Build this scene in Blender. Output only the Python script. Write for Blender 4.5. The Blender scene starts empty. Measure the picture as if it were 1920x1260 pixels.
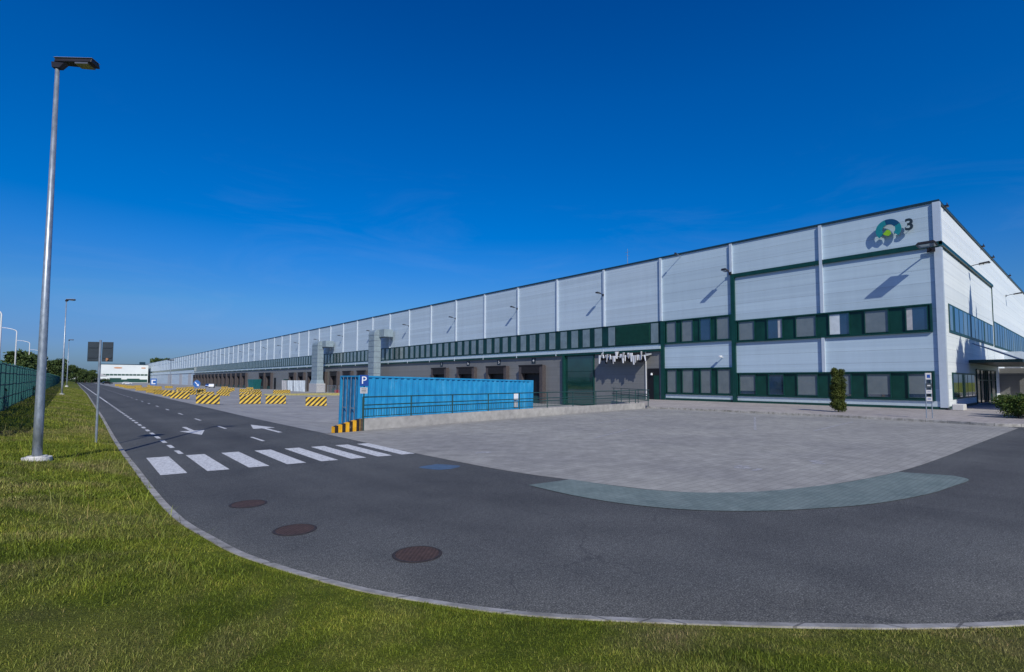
import bpy, bmesh, math, random
import numpy as np
from mathutils import Vector, Matrix
random.seed(7); rng = np.random.default_rng(7)
C = bpy.context.scene.collection
SC = bpy.context.scene

ORD = ['first', 'second', 'third', 'fourth', 'fifth', 'sixth', 'seventh', 'eighth', 'ninth', 'tenth', 'eleventh', 'twelfth', 'thirteenth', 'fourteenth', 'fifteenth', 'sixteenth', 'seventeenth', 'eighteenth', 'nineteenth', 'twentieth']
def ordn(i):
    if i < 20: return ORD[i]
    t = {2: 'twenty', 3: 'thirty', 4: 'forty'}[(i+1)//10]; r_ = (i+1) % 10
    return t+'-'+ORD[r_-1] if r_ else t.replace('ty', 'tieth')
# ------------------------------------------------------------ camera
EYE = Vector((0, 0, 2.375))
F_PX, PITCH, ROLL, YAW, SHY = 955.521366, 0.0540680, 0.00308496, 0.709613724, 31.3355565
f = Vector((math.sin(YAW)*math.cos(PITCH), math.cos(YAW)*math.cos(PITCH), math.sin(PITCH)))
r = Vector((math.cos(YAW), -math.sin(YAW), 0)); u = r.cross(f)
rr = r*math.cos(ROLL)+u*math.sin(ROLL); uu = u*math.cos(ROLL)-r*math.sin(ROLL)
cd = bpy.data.cameras.new('camera'); cam = bpy.data.objects.new('camera', cd); C.objects.link(cam)
cam.matrix_world = Matrix(((rr.x, uu.x, -f.x, EYE.x), (rr.y, uu.y, -f.y, EYE.y), (rr.z, uu.z, -f.z, EYE.z), (0, 0, 0, 1)))
cd.sensor_width = 36; cd.sensor_fit = 'HORIZONTAL'; cd.lens = 36*F_PX/1920; cd.shift_y = SHY/1920
cd.clip_start = .05; cd.clip_end = 6000
SC.camera = cam
# ------------------------------------------------------------ light
SUN_TRAVEL = Vector((.45, .88, -.77)).normalized()
sd = -SUN_TRAVEL
EL = math.asin(sd.z); ROT = math.atan2(sd.x, sd.y)
w = bpy.data.worlds.new('World'); SC.world = w; w.use_nodes = True
nt = w.node_tree; nt.nodes.clear()
sky = nt.nodes.new('ShaderNodeTexSky'); sky.sky_type = 'NISHITA'; sky.sun_disc = False
sky.sun_elevation = EL; sky.sun_rotation = ROT
sky.air_density = 1.0; sky.dust_density = .6; sky.ozone_density = 4.0; sky.altitude = 0
hs = nt.nodes.new('ShaderNodeHueSaturation'); hs.inputs['Saturation'].default_value = 1.5; hs.inputs['Value'].default_value = 1
bg = nt.nodes.new('ShaderNodeBackground'); bg.inputs['Strength'].default_value = .12
wo = nt.nodes.new('ShaderNodeOutputWorld')
# deep polarised sky: tint by height above the horizon
tc = nt.nodes.new('ShaderNodeTexCoord'); sx_ = nt.nodes.new('ShaderNodeSeparateXYZ'); rp = nt.nodes.new('ShaderNodeValToRGB'); mx = nt.nodes.new('ShaderNodeMix')
mx.data_type = 'RGBA'; mx.blend_type = 'MULTIPLY'; mx.inputs[0].default_value = 1
els = rp.color_ramp.elements
for _ in range(5): els.new(.5)
for e_, (p_, c_) in zip(els, ((0, (.22, .33, .64)), (.064, (.30, .40, .70)), (.133, (.52, .60, .78)), (.22, (.7, .70, .92)), (.33, (1, .73, .97)), (.48, (1, .72, 1.0)), (.6, (1, .64, .95)))):
    e_.position = p_; e_.color = (*c_, 1)
nt.links.new(tc.outputs['Generated'], sx_.inputs[0]); nt.links.new(sx_.outputs[2], rp.inputs[0])
nt.links.new(sky.outputs[0], hs.inputs['Color']); nt.links.new(hs.outputs[0], mx.inputs[6]); nt.links.new(rp.outputs[0], mx.inputs[7]); cn_ = nt.nodes.new('ShaderNodeTexNoise'); cn_.inputs['Scale'].default_value = 2.2; cn_.inputs['Detail'].default_value = 7; cn_.inputs['Roughness'].default_value = .62; cn_.inputs['Distortion'].default_value = .8
cm_ = nt.nodes.new('ShaderNodeVectorMath'); cm_.operation = 'MULTIPLY'; cm_.inputs[1].default_value = (1.2, 1.2, 5.5)
cr_ = nt.nodes.new('ShaderNodeValToRGB'); cr_.color_ramp.elements[0].position = .5; cr_.color_ramp.elements[0].color = (0, 0, 0, 1); cr_.color_ramp.elements[1].position = .78; cr_.color_ramp.elements[1].color = (1, 1, 1, 1)
ce_ = nt.nodes.new('ShaderNodeMapRange'); ce_.inputs[1].default_value = .02; ce_.inputs[2].default_value = .42; ce_.inputs[3].default_value = .13; ce_.inputs[4].default_value = 0
cp_ = nt.nodes.new('ShaderNodeMath'); cp_.operation = 'MULTIPLY'; m2_ = nt.nodes.new('ShaderNodeMix'); m2_.data_type = 'RGBA'; m2_.inputs[7].default_value = (3.6, 4.3, 6.0, 1)
nt.links.new(tc.outputs['Generated'], cm_.inputs[0]); nt.links.new(cm_.outputs[0], cn_.inputs['Vector']); nt.links.new(cn_.outputs['Fac'], cr_.inputs[0])
nt.links.new(sx_.outputs[2], ce_.inputs[0]); nt.links.new(cr_.outputs[0], cp_.inputs[0]); nt.links.new(ce_.outputs[0], cp_.inputs[1]); nt.links.new(cp_.outputs[0], m2_.inputs[0])
nt.links.new(mx.outputs[2], m2_.inputs[6]); nt.links.new(m2_.outputs[2], bg.inputs[0]); nt.links.new(bg.outputs[0], wo.inputs[0])
sl = bpy.data.lights.new('sun', 'SUN'); sl.energy = 3.7; sl.angle = math.radians(.5); sl.color = (1, .975, .86)
so = bpy.data.objects.new('sun', sl); C.objects.link(so)
so.rotation_euler = sd.to_track_quat('Z', 'Y').to_euler()
SC.view_settings.view_transform = 'Standard'; SC.view_settings.look = 'None'
SC.view_settings.exposure = 0.0; SC.view_settings.gamma = 1; SC.view_settings.use_curve_mapping = False

# ------------------------------------------------------------ helpers
def tag(o, label=None, cat=None, group=None, kind=None):
    if label: o['label'] = label
    if cat: o['category'] = cat
    if group: o['group'] = group
    if kind: o['kind'] = kind
    return o
def empty(name, loc, label=None, cat=None, group=None, rz=0):
    o = bpy.data.objects.new(name, None); C.objects.link(o); o.location = loc; o.rotation_euler = (0, 0, rz)
    o.empty_display_size = .1
    return tag(o, label, cat, group)
def copy_tree(o, parent=None):
    c = o.copy(); C.objects.link(c)
    if parent: c.parent = parent
    for ch in [k for k in bpy.data.objects if k.parent == o]: copy_tree(ch, c)
    return c
class MB:
    def __init__(s): s.v = []; s.f = []; s.m = []
    def add(s, vs, fs, m=0):
        n = len(s.v); s.v += [tuple(x) for x in vs]; s.f += [tuple(i+n for i in q) for q in fs]; s.m += [m]*len(fs)
    def box(s, x0, x1, y0, y1, z0, z1, m=0):
        x0, x1 = sorted((x0, x1)); y0, y1 = sorted((y0, y1)); z0, z1 = sorted((z0, z1))
        s.add([(x0,y0,z0),(x1,y0,z0),(x1,y1,z0),(x0,y1,z0),(x0,y0,z1),(x1,y0,z1),(x1,y1,z1),(x0,y1,z1)],
              [(0,3,2,1),(4,5,6,7),(0,1,5,4),(1,2,6,5),(2,3,7,6),(3,0,4,7)], m)
    def hexa(s, p, m=0):  # 8 pts, bottom 4 ccw then top 4
        s.add(p, [(0,3,2,1),(4,5,6,7),(0,1,5,4),(1,2,6,5),(2,3,7,6),(3,0,4,7)], m)
    def tube(s, pts, rad, n=8, m=0, cap=True):
        pts = [Vector(p) for p in pts]
        if not isinstance(rad, (list, tuple)): rad = [rad]*len(pts)
        rings = []; prev = None
        for i, p in enumerate(pts):
            d = (pts[min(i+1, len(pts)-1)]-pts[max(i-1, 0)]).normalized()
            a = prev if prev else (Vector((0, 0, 1)) if abs(d.z) < .9 else Vector((1, 0, 0)))
            a = (a-d*a.dot(d)).normalized(); prev = a; b = d.cross(a)
            rings.append([p+(a*math.cos(t)+b*math.sin(t))*rad[i] for t in [2*math.pi*k/n for k in range(n)]])
        vs = [q for g in rings for q in g]; fs = []
        for i in range(len(pts)-1):
            for k in range(n):
                fs.append((i*n+k, i*n+(k+1) % n, (i+1)*n+(k+1) % n, (i+1)*n+k))
        if cap: fs.append(tuple(range(n))[::-1]); fs.append(tuple((len(pts)-1)*n+k for k in range(n)))
        s.add(vs, fs, m)
    def poly(s, pts, m=0): s.add(pts, [tuple(range(len(pts)))], m)
    def prism(s, pts, vec, m=0):  # pts polygon, extruded by vec
        n = len(pts); vec = Vector(vec); a = [Vector(p) for p in pts]
        s.add(a+[p+vec for p in a], [tuple(range(n))[::-1], tuple(range(n, 2*n))]+[(i, (i+1) % n, n+(i+1) % n, n+i) for i in range(n)], m)
    def build(s, name, mats, parent=None, smooth=False, bevel=0):
        me = bpy.data.meshes.new(name)
        if not isinstance(mats, (list, tuple)): mats = [mats]
        org = Vector((0, 0, 0))
        me.from_pydata([tuple(Vector(v)-org) for v in s.v], [], s.f)
        for mm in mats: me.materials.append(mm)
        me.polygons.foreach_set('material_index', s.m)
        if smooth: me.polygons.foreach_set('use_smooth', [True]*len(s.f))
        me.update()
        bm = bmesh.new(); bm.from_mesh(me); bmesh.ops.recalc_face_normals(bm, faces=bm.faces)
        bm.to_mesh(me); bm.free()
        o = bpy.data.objects.new(name, me); C.objects.link(o)
        if parent: o.parent = parent
        if bevel:
            b = o.modifiers.new('bevel', 'BEVEL'); b.width = bevel; b.segments = 2; b.limit_method = 'ANGLE'
        return o
def np_mesh(name, V, F, mats, parent=None, mi=None):
    V = np.asarray(V, np.float32); F = np.asarray(F, np.int32); k = F.shape[1]
    me = bpy.data.meshes.new(name); me.vertices.add(len(V)); me.vertices.foreach_set('co', V.ravel())
    me.loops.add(F.size); me.loops.foreach_set('vertex_index', F.ravel())
    me.polygons.add(len(F)); me.polygons.foreach_set('loop_start', np.arange(0, F.size, k, dtype=np.int32))
    for mm in (mats if isinstance(mats, (list, tuple)) else [mats]): me.materials.append(mm)
    if mi is not None: me.polygons.foreach_set('material_index', np.asarray(mi, np.int32))
    me.update(calc_edges=True)
    o = bpy.data.objects.new(name, me); C.objects.link(o)
    if parent: o.parent = parent
    return o

# ------------------------------------------------------------ materials
class NM:
    def __init__(s, name, rough=.6, metal=0, spec=.4):
        s.m = bpy.data.materials.new(name); s.m.use_nodes = True; s.t = s.m.node_tree
        s.b = s.t.nodes['Principled BSDF']; s.b.inputs['Roughness'].default_value = rough
        s.b.inputs['Metallic'].default_value = metal; s.b.inputs['Specular IOR Level'].default_value = spec
        s.pos = None
    def n(s, t, **k):
        x = s.t.nodes.new('ShaderNode'+t)
        for a, b in k.items(): setattr(x, a, b)
        return x
    def l(s, a, b): s.t.links.new(a, b)
    def coord(s, obj=False, scale=None):
        if obj: o = s.n('TexCoord').outputs['Object']
        else: o = s.n('NewGeometry').outputs['Position']
        if scale:
            v = s.n('VectorMath', operation='MULTIPLY'); v.inputs[1].default_value = scale; s.l(o, v.inputs[0]); o = v.outputs[0]
        return o
    def noise(s, sc, det=3, rough=.5, obj=False, scale=None, dist=0):
        x = s.n('TexNoise'); x.inputs['Scale'].default_value = sc; x.inputs['Detail'].default_value = det
        x.inputs['Roughness'].default_value = rough; x.inputs['Distortion'].default_value = dist
        s.l(s.coord(obj, scale), x.inputs['Vector']); return x.outputs['Fac']
    def ramp(s, fac, stops):
        x = s.n('ValToRGB'); e = x.color_ramp.elements
        while len(e) < len(stops): e.new(.5)
        for i, (p, c) in enumerate(stops):
            e[i].position = p; e[i].color = (*c, 1) if len(c) == 3 else c
        s.l(fac, x.inputs[0]); return x.outputs[0]
    def mix(s, fac, a, b, mode='MIX'):
        x = s.n('Mix', data_type='RGBA', blend_type=mode)
        for i, v in ((0, fac), (6, a), (7, b)):
            if hasattr(v, 'links'): s.l(v, x.inputs[i])
            elif i == 0: x.inputs[0].default_value = v
            else: x.inputs[i].default_value = (*v, 1)
        return x.outputs[2]
    def math(s, op, a, b=None, c=None):
        x = s.n('Math', operation=op)
        for i, v in enumerate((a, b, c)):
            if v is None: continue
            if hasattr(v, 'links'): s.l(v, x.inputs[i])
            else: x.inputs[i].default_value = v
        return x.outputs[0]
    def sep(s, obj=False):
        x = s.n('SeparateXYZ'); s.l(s.coord(obj), x.inputs[0]); return x.outputs
    def bump(s, h, strength=.3, dist=.02):
        x = s.n('Bump'); x.inputs['Strength'].default_value = strength; x.inputs['Distance'].default_value = dist
        s.l(h, x.inputs['Height']); s.l(x.outputs[0], s.b.inputs['Normal'])
    def col(s, c):
        if hasattr(c, 'links'): s.l(c, s.b.inputs['Base Color'])
        else: s.b.inputs['Base Color'].default_value = (*c, 1)
        return s.m
def paint(name, c, rough=.45, metal=0, var=.12, sc=3, obj=True, spec=.4):
    M = NM(name, rough, metal, spec); nz = M.noise(sc, 5, .6, obj=obj)
    return M.col(M.ramp(nz, [(.3, tuple(x*(1-var) for x in c)), (.7, tuple(min(1, x*(1+var)) for x in c))]))

def m_asphalt():
    M = NM('asphalt', .88, spec=.22)
    fine = M.noise(55, 4, .75); mid = M.noise(1.3, 5, .6); big = M.noise(.16, 4, .55)
    c = M.ramp(fine, [(.3, (.015, .016, .018)), (.5, (.073, .077, .079)), (.66, (.29, .295, .285))])
    c = M.mix(.35, c, M.ramp(mid, [(.3, (.053, .056, .061)), (.7, (.09, .094, .097))]))
    c = M.mix(.85, c, M.ramp(big, [(.32, (.74, .745, .76)), (.68, (1.24, 1.23, 1.2))]), 'MULTIPLY')
    gr = M.noise(13, 4, .8); c = M.mix(.9, c, M.ramp(gr, [(.3, (.66,)*3), (.7, (1.34,)*3)]), 'MULTIPLY')
    # wheel tracks and long stains along the road
    st = M.noise(.9, 3, .5, scale=(1, .06, 1)); c = M.mix(.6, c, M.ramp(st, [(.35, (.85, .85, .87)), (.7, (1.1, 1.1, 1.1))]), 'MULTIPLY')
    # tyre polished tracks following the bend and dust collecting by the outer kerb
    sp_ = M.sep(); qx = M.math('MAXIMUM', M.math('SUBTRACT', 13.5, sp_[0]), 0); qy = M.math('MAXIMUM', M.math('SUBTRACT', 12.5, sp_[1]), 0)
    rd = M.math('SQRT', M.math('ADD', M.math('MULTIPLY', qx, qx), M.math('MULTIPLY', qy, qy)))
    rd = M.math('ADD', rd, M.math('MULTIPLY', M.math('SUBTRACT', M.noise(.35, 3, .5), .5), 1.6))
    tr = M.ramp(M.math('DIVIDE', rd, 16), [(.0, (1, 1, 1)), (.47, (1, 1, 1)), (.515, (.86, .86, .87)), (.56, (1.03, 1.03, 1.03)), (.60, (1.03, 1.03, 1.03)), (.64, (.87, .87, .88)), (.69, (1.02, 1.02, 1.02)), (.75, (1.08, 1.08, 1.06)), (.80, (1.4, 1.36, 1.26)), (.86, (1.5, 1.45, 1.3))])
    c = M.mix(.85, c, tr, 'MULTIPLY')
    # thin wandering cracks / sealed joints
    vo = M.n('TexVoronoi', feature='DISTANCE_TO_EDGE'); vo.inputs['Scale'].default_value = .13
    wn = M.n('TexNoise'); wn.inputs['Scale'].default_value = .8; wn.inputs['Detail'].default_value = 5
    M.l(M.coord(), wn.inputs['Vector']); va = M.n('VectorMath', operation='MULTIPLY_ADD'); va.inputs[1].default_value = (2.2, 2.2, 0)
    M.l(wn.outputs['Color'], va.inputs[0]); M.l(M.coord(), va.inputs[2]); M.l(va.outputs[0], vo.inputs['Vector'])
    c = M.mix(M.ramp(vo.outputs['Distance'], [(.0, (.45,)*3), (.003, (0,)*3)]), c, (.035, .037, .043))
    M.bump(fine, .35, .008); return M.col(c)
def m_concrete(name, a, b, sc=2.0, joints=None, dark=.6, rough=.85):
    M = NM(name, rough, spec=.25)
    n1 = M.noise(sc, 6, .62); n2 = M.noise(70, 2, .6); n3 = M.noise(.22, 3, .5, scale=(1, 1, 1))
    c = M.ramp(n1, [(.3, a), (.7, b)])
    c = M.mix(.5, c, M.ramp(n2, [(.3, (.75,)*3), (.7, (1.2,)*3)]), 'MULTIPLY')
    c = M.mix(.8, c, M.ramp(n3, [(.35, (.84, .84, .86)), (.65, (1.08, 1.08, 1.06))]), 'MULTIPLY')
    if joints:
        br = M.n('TexBrick'); br.inputs['Scale'].default_value = 1; br.inputs['Brick Width'].default_value = joints[0]; br.inputs['Row Height'].default_value = joints[1]
        br.inputs['Mortar Size'].default_value = joints[2]; br.inputs['Mortar Smooth'].default_value = .3
        br.inputs['Color1'].default_value = (.93, .93, .93, 1); br.inputs['Color2'].default_value = (1.07, 1.07, 1.07, 1); br.inputs['Mortar'].default_value = (dark, dark, dark, 1)
        M.l(M.coord(), br.inputs['Vector']); c = M.mix(1, c, br.outputs['Color'], 'MULTIPLY')
    M.bump(n2, .25, .006); return M.col(c)
def grass_color(M):
    n1 = M.noise(.7, 4, .6, scale=(1, 1, .0)); n2 = M.noise(3.2, 3, .6, scale=(1, 1, 0)); n3 = M.noise(.28, 4, .65, scale=(1, 1, 0), dist=.6)
    g = M.ramp(n1, [(.28, (.07, .10, .011)), (.5, (.13, .168, .018)), (.72, (.225, .25, .036))])
    g = M.mix(.5, g, M.ramp(n2, [(.3, (.6, .66, .55)), (.7, (1.35, 1.3, 1.2))]), 'MULTIPLY')
    g = M.mix(M.ramp(n3, [(.48, (0, 0, 0)), (.68, (.8, .8, .8))]), g, (.27, .23, .1))
    return g
def m_ground_grass():
    M = NM('grass_soil', .95, spec=.1); g = grass_color(M)
    f_ = M.noise(45, 4, .7); c = M.mix(.8, g, M.ramp(f_, [(.3, (.35, .4, .3)), (.7, (1.3, 1.25, 1.1))]), 'MULTIPLY')
    M.bump(f_, 1, .05); return M.col(c)
def m_blades():
    M = NM('grass_blade', .6, spec=.2); g = grass_color(M)
    at = M.n('Attribute'); at.attribute_name = 'shade'
    c = M.mix(1, g, at.outputs['Color'], 'MULTIPLY')
    M.b.inputs['Subsurface Weight'].default_value = 0
    return M.col(c)
def m_panel(name, c, step, linew=.018, fine=True, off=0, dirt=.12, axis='Z', metal=0, rough=.42):
    M = NM(name, rough, metal, .45); s = M.sep(); z = s[2]
    zz = M.math('FRACT', M.math('DIVIDE', M.math('ADD', z, off), step))
    line = M.math('LESS_THAN', zz, linew)
    pid = M.math('FLOOR', M.math('DIVIDE', M.math('ADD', z, off), step))
    # every cassette its own slight tone
    wv = M.n('TexWhiteNoise', noise_dimensions='2D'); cb = M.n('CombineXYZ')
    M.l(pid, cb.inputs[0]); M.l(M.math('FLOOR', M.math('DIVIDE', M.math('SUBTRACT', s[1], 8.36), 8.57)), cb.inputs[1]); M.l(cb.outputs[0], wv.inputs['Vector'])
    base = M.mix(wv.outputs['Value'], tuple(x*.93 for x in c), tuple(min(.95, x*1.05) for x in c))
    st = M.noise(1.1, 5, .65, scale=(.25, .25, 1.0) if False else (1.2, 1.2, .12))
    base = M.mix(.45, base, M.ramp(st, [(.3, (1-dirt,)*3), (.7, (1.04,)*3)]), 'MULTIPLY')
    hz = M.noise(1.0, 3, .5, scale=(.05, .05, 5)); base = M.mix(1, base, M.ramp(hz, [(.35, (.93, .94, .96)), (.65, (1.03,)*3)]), 'MULTIPLY')
    col = M.mix(M.math('MULTIPLY', line, .8), base, tuple(x*.45 for x in c))
    if fine:
        h = M.math('PINGPONG', M.math('MULTIPLY', zz, 6), .5)
        h2 = M.math('SUBTRACT', M.math('MULTIPLY', h, .5), M.math('MULTIPLY', line, 1.0)); M.bump(h2, .5, .012)
    return M.col(col)
def m_glass(name, c, rough=.08, refl=.5, obj=False):
    M = NM(name, rough, 0, refl); nz = M.noise(.9, 3, .6, obj=obj)
    M.b.inputs['Coat Weight'].default_value = 1; M.b.inputs['Coat Roughness'].default_value = .015; M.b.inputs['Coat IOR'].default_value = 1.9
    bm_ = M.noise(.5, 2, .5); M.bump(bm_, .05, .2)
    return M.col(M.ramp(nz, [(.35, tuple(x*.82 for x in c)), (.65, tuple(x*1.15 for x in c))]))
def m_blind():
    M = NM('roller_blind_glass', .25, 0, .5); s = M.sep()
    M.b.inputs['Coat Weight'].default_value = 1; M.b.inputs['Coat Roughness'].default_value = .02
    h = M.math('PINGPONG', M.math('MULTIPLY', s[2], 14), .5)
    nz = M.noise(1.4, 4, .6)
    c = M.ramp(nz, [(.3, (.135, .165, .18)), (.7, (.18, .21, .22))])
    return M.col(M.mix(M.math('MULTIPLY', h, .35), c, (.10, .12, .14)))
def m_stripes(name, a, b, period, axis=(1, 0, 1), width=.5, wear=True):
    M = NM(name, .7, spec=.3); d = M.n('VectorMath', operation='DOT_PRODUCT'); d.inputs[1].default_value = axis
    M.l(M.coord(True), d.inputs[0])
    t = M.math('LESS_THAN', M.math('FRACT', M.math('DIVIDE', d.outputs['Value'], period)), width)
    c = M.mix(t, a, b)
    nz = M.noise(5, 5, .7, obj=True); c = M.mix(1, c, M.ramp(nz, [(.3, (.72, .7, .66)), (.65, (1.08,)*3)]), 'MULTIPLY')
    n2 = M.noise(2.3, 6, .75, obj=True); c = M.mix(M.ramp(n2, [(.62, (0,)*3), (.72, (.55,)*3)]), c, (.32, .3, .26))
    return M.col(c)
def m_paintline():
    M = NM('road_paint', .75, spec=.2); nz = M.noise(9, 6, .75); n2 = M.noise(110, 2, .6)
    a = M.math('ADD', nz, M.math('MULTIPLY', n2, .55))
    return M.col(M.ramp(a, [(.6, (.17, .175, .185)), (.74, (.55, .56, .57)), (1, (.74, .75, .75))]))
def m_worn():
    M = NM('worn_paint', .8, spec=.2); nz = M.noise(7, 6, .8)
    return M.col(M.ramp(nz, [(.45, (.25, .25, .262)), (.6, (.42, .42, .43)), (.75, (.55, .55, .55))]))
def m_galv():
    M = NM('galvanised_steel', .42, .55, .5); nz = M.noise(14, 3, .6, obj=True, scale=(1, 1, .35)); n2 = M.noise(1.2, 4, .6, obj=True)
    c = M.ramp(nz, [(.35, (.27, .32, .37)), (.65, (.42, .47, .52))]); return M.col(M.mix(.6, c, M.ramp(n2, [(.3, (.8,)*3), (.7, (1.1,)*3)]), 'MULTIPLY'))
def m_container():
    M = NM('container_blue', .5, spec=.35); nz = M.noise(1.5, 6, .7, obj=True, scale=(1, 1, .5)); n2 = M.noise(6, 6, .75, obj=True)
    c = M.ramp(nz, [(.3, (.014, .19, .42)), (.55, (.02, .27, .52)), (.75, (.07, .35, .6))])
    s = M.noise(3, 5, .7, obj=True, scale=(3, 3, .25)); c = M.mix(M.ramp(s, [(.6, (0,)*3), (.75, (.35,)*3)]), c, (.3, .42, .5))
    c = M.mix(M.ramp(n2, [(.63, (0,)*3), (.7, (.75,)*3)]), c, (.14, .07, .04))
    return M.col(c)
def m_manhole():
    M = NM('cast_iron_rust', .75, .3, .3); ch = M.n('TexChecker'); ch.inputs['Scale'].default_value = 26; M.l(M.coord(True), ch.inputs['Vector'])
    nz = M.noise(9, 5, .7, obj=True); c = M.ramp(nz, [(.3, (.05, .03, .024)), (.7, (.14, .085, .065))])
    c = M.mix(.35, c, M.mix(ch.outputs['Fac'], (.02, .017, .016), (.13, .09, .075))); M.bump(ch.outputs['Fac'], .7, .01); return M.col(c)
def m_leaf(name, a, b, c3):
    M = NM(name, .65, spec=.25); nz = M.noise(2.2, 3, .6); n2 = M.noise(17, 2, .6)
    c = M.ramp(M.math('ADD', M.math('MULTIPLY', nz, .6), M.math('MULTIPLY', n2, .4)), [(.35, a), (.5, b), (.64, c3)])
    return M.col(c)
M_ = dict(
 asphalt=m_asphalt(), yard=m_concrete('yard_concrete', (.25, .25, .25), (.345, .345, .34), 1.2, (4, 4, .035), .72),
 lot=m_concrete('lot_paving', (.25, .245, .23), (.355, .348, .325), 1.6, (.42, .21, .014), .8),
 teal=m_concrete('teal_cobbles', (.125, .168, .165), (.19, .238, .23), 1.6, (.2, .1, .012), .8),
 walk=m_concrete('pavement_slabs', (.3, .275, .26), (.42, .385, .365), 2, (.5, .5, .014), .7),
 kerb=m_concrete('kerb_stone', (.2, .19, .165), (.5, .48, .45), 3.3, (1.0, 1.0, .016), .45),
 wall=m_concrete('concrete_wall', (.3, .29, .275), (.46, .445, .42), 2.5, None),
 soil=m_ground_grass(), blade=m_blades(),
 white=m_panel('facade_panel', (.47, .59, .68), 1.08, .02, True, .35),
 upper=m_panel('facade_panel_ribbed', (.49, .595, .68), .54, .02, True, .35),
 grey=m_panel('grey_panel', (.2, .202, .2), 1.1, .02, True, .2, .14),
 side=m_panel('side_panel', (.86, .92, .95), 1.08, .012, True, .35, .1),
 trim=paint('white_trim', (.58, .65, .72), .35, .2, .05), sill=paint('sill_light', (.62, .72, .76), .3, .3, .08),
 green=paint('dark_green_steel', (.006, .05, .042), .35, 0, .2, 2), green2=paint('green_panel', (.006, .046, .034), .3, 0, .3, .8, False),
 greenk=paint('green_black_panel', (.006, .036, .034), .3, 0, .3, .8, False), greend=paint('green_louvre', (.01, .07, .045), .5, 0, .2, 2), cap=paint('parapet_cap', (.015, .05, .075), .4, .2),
 blind=m_blind(), glass=m_glass('window_glass', (.02, .045, .09), .05, .9), glassg=m_glass('dark_green_glass', (.008, .045, .04), .06, .8),
 glassw=m_glass('strip_window_glass', (.17, .21, .215), .2, .6),
 dark=paint('dark_rubber', (.014, .013, .015), .7, 0, .3), shelter=paint('dock_shelter_side', (.07, .06, .062), .75, 0, .2),
 black=paint('black_door', (.008, .008, .01), .5), galv=m_galv(), duct=paint('duct_sheet', (.25, .32, .36), .5, .1, .14, 1.2),
 line=m_paintline(), worn=m_worn(), cont=m_container(), cont_shaded=paint('container_door_shaded_blue', (.006, .13, .3), .5, 0, .3, 2.5), manhole=m_manhole(), iron=paint('cast_iron_rim', (.045, .036, .032), .7, .2, .4, 12),
 rail=paint('rail_green', (.018, .06, .06), .45), fence=paint('fence_green', (.02, .115, .105), .5, 0, .2),
 signback=paint('sign_back', (.035, .05, .065), .55, .2, .15), rust=paint('rust_spot', (.35, .17, .09), .8),
 blue=paint('sign_blue', (.012, .06, .28), .35, 0, .06), bluel=paint('sign_bright_blue', (.03, .13, .4), .35, 0, .06),
 signwhite=paint('sign_white', (.75, .76, .78), .4, 0, .05), plate=paint('sign_plate', (.45, .45, .46), .5, 0, .15),
 lampdk=paint('lamp_housing', (.035, .032, .035), .4, .3, .2), lampgl=m_glass('lamp_glass', (.12, .11, .09), .1, .6, True), lampcap=paint('lamp_top', (.5, .55, .62), .3, .4),
 jersey=m_stripes('barrier_stripes', (.7, .47, .06), (.035, .03, .028), .36, (.72, 0, -.72), .5),
 ystripe=m_stripes('kerb_stripes', (.8, .42, .02), (.03, .022, .02), .36, (1, 0, 0), .48),
 concrete_top=paint('barrier_concrete', (.4, .38, .34), .85, 0, .15),
 teal_logo=paint('logo_teal', (.015, .22, .26), .35), navy=paint('logo_navy', (.01, .07, .16), .35), lime=paint('logo_lime', (.25, .5, .02), .35), char=paint('logo_charcoal', (.02, .035, .05), .5),
 bark=paint('bark', (.09, .065, .045), .9, 0, .3, 6),
 thuja=m_leaf('conifer_leaf', (.02, .034, .008), (.05, .072, .012), (.11, .125, .02)),
 bushl=m_leaf('bush_leaf', (.015, .04, .01), (.045, .09, .015), (.16, .18, .03)),
 hedge=m_leaf('hedge_leaf', (.012, .03, .012), (.03, .06, .02), (.06, .09, .03)),
 tree=m_leaf('tree_leaf', (.025, .05, .016), (.055, .09, .025), (.1, .13, .035)),
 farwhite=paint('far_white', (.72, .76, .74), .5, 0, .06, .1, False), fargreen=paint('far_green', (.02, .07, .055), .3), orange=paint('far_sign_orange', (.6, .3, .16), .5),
 red=paint('red_plastic', (.4, .03, .04), .4), skip=paint('skip_teal', (.01, .12, .13), .45, 0, .2), tarp=paint('white_sheet', (.6, .66, .7), .45, 0, .15, 1.5),
 carw=paint('car_white', (.7, .72, .75), .2, 0, .03), carb=paint('car_blue', (.02, .06, .2), .2, .3, .05), card=paint('car_dark', (.03, .03, .035), .2, .3, .05), tyre=paint('tyre', (.015, .015, .016), .85), cglass=m_glass('car_glass', (.01, .014, .02), .04, .8, True),
 awn=paint('awning_sheet', (.55, .58, .62), .25, .3, .1), bluepaint=paint('blue_ground_paint', (.065, .115, .19), .8, 0, .25, 6, False),
 stone=paint('pale_block', (.6, .59, .56), .8, 0, .1), yard_y=paint('yellow_kerb_paint', (.36, .32, .13), .75, 0, .3),
)

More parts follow.
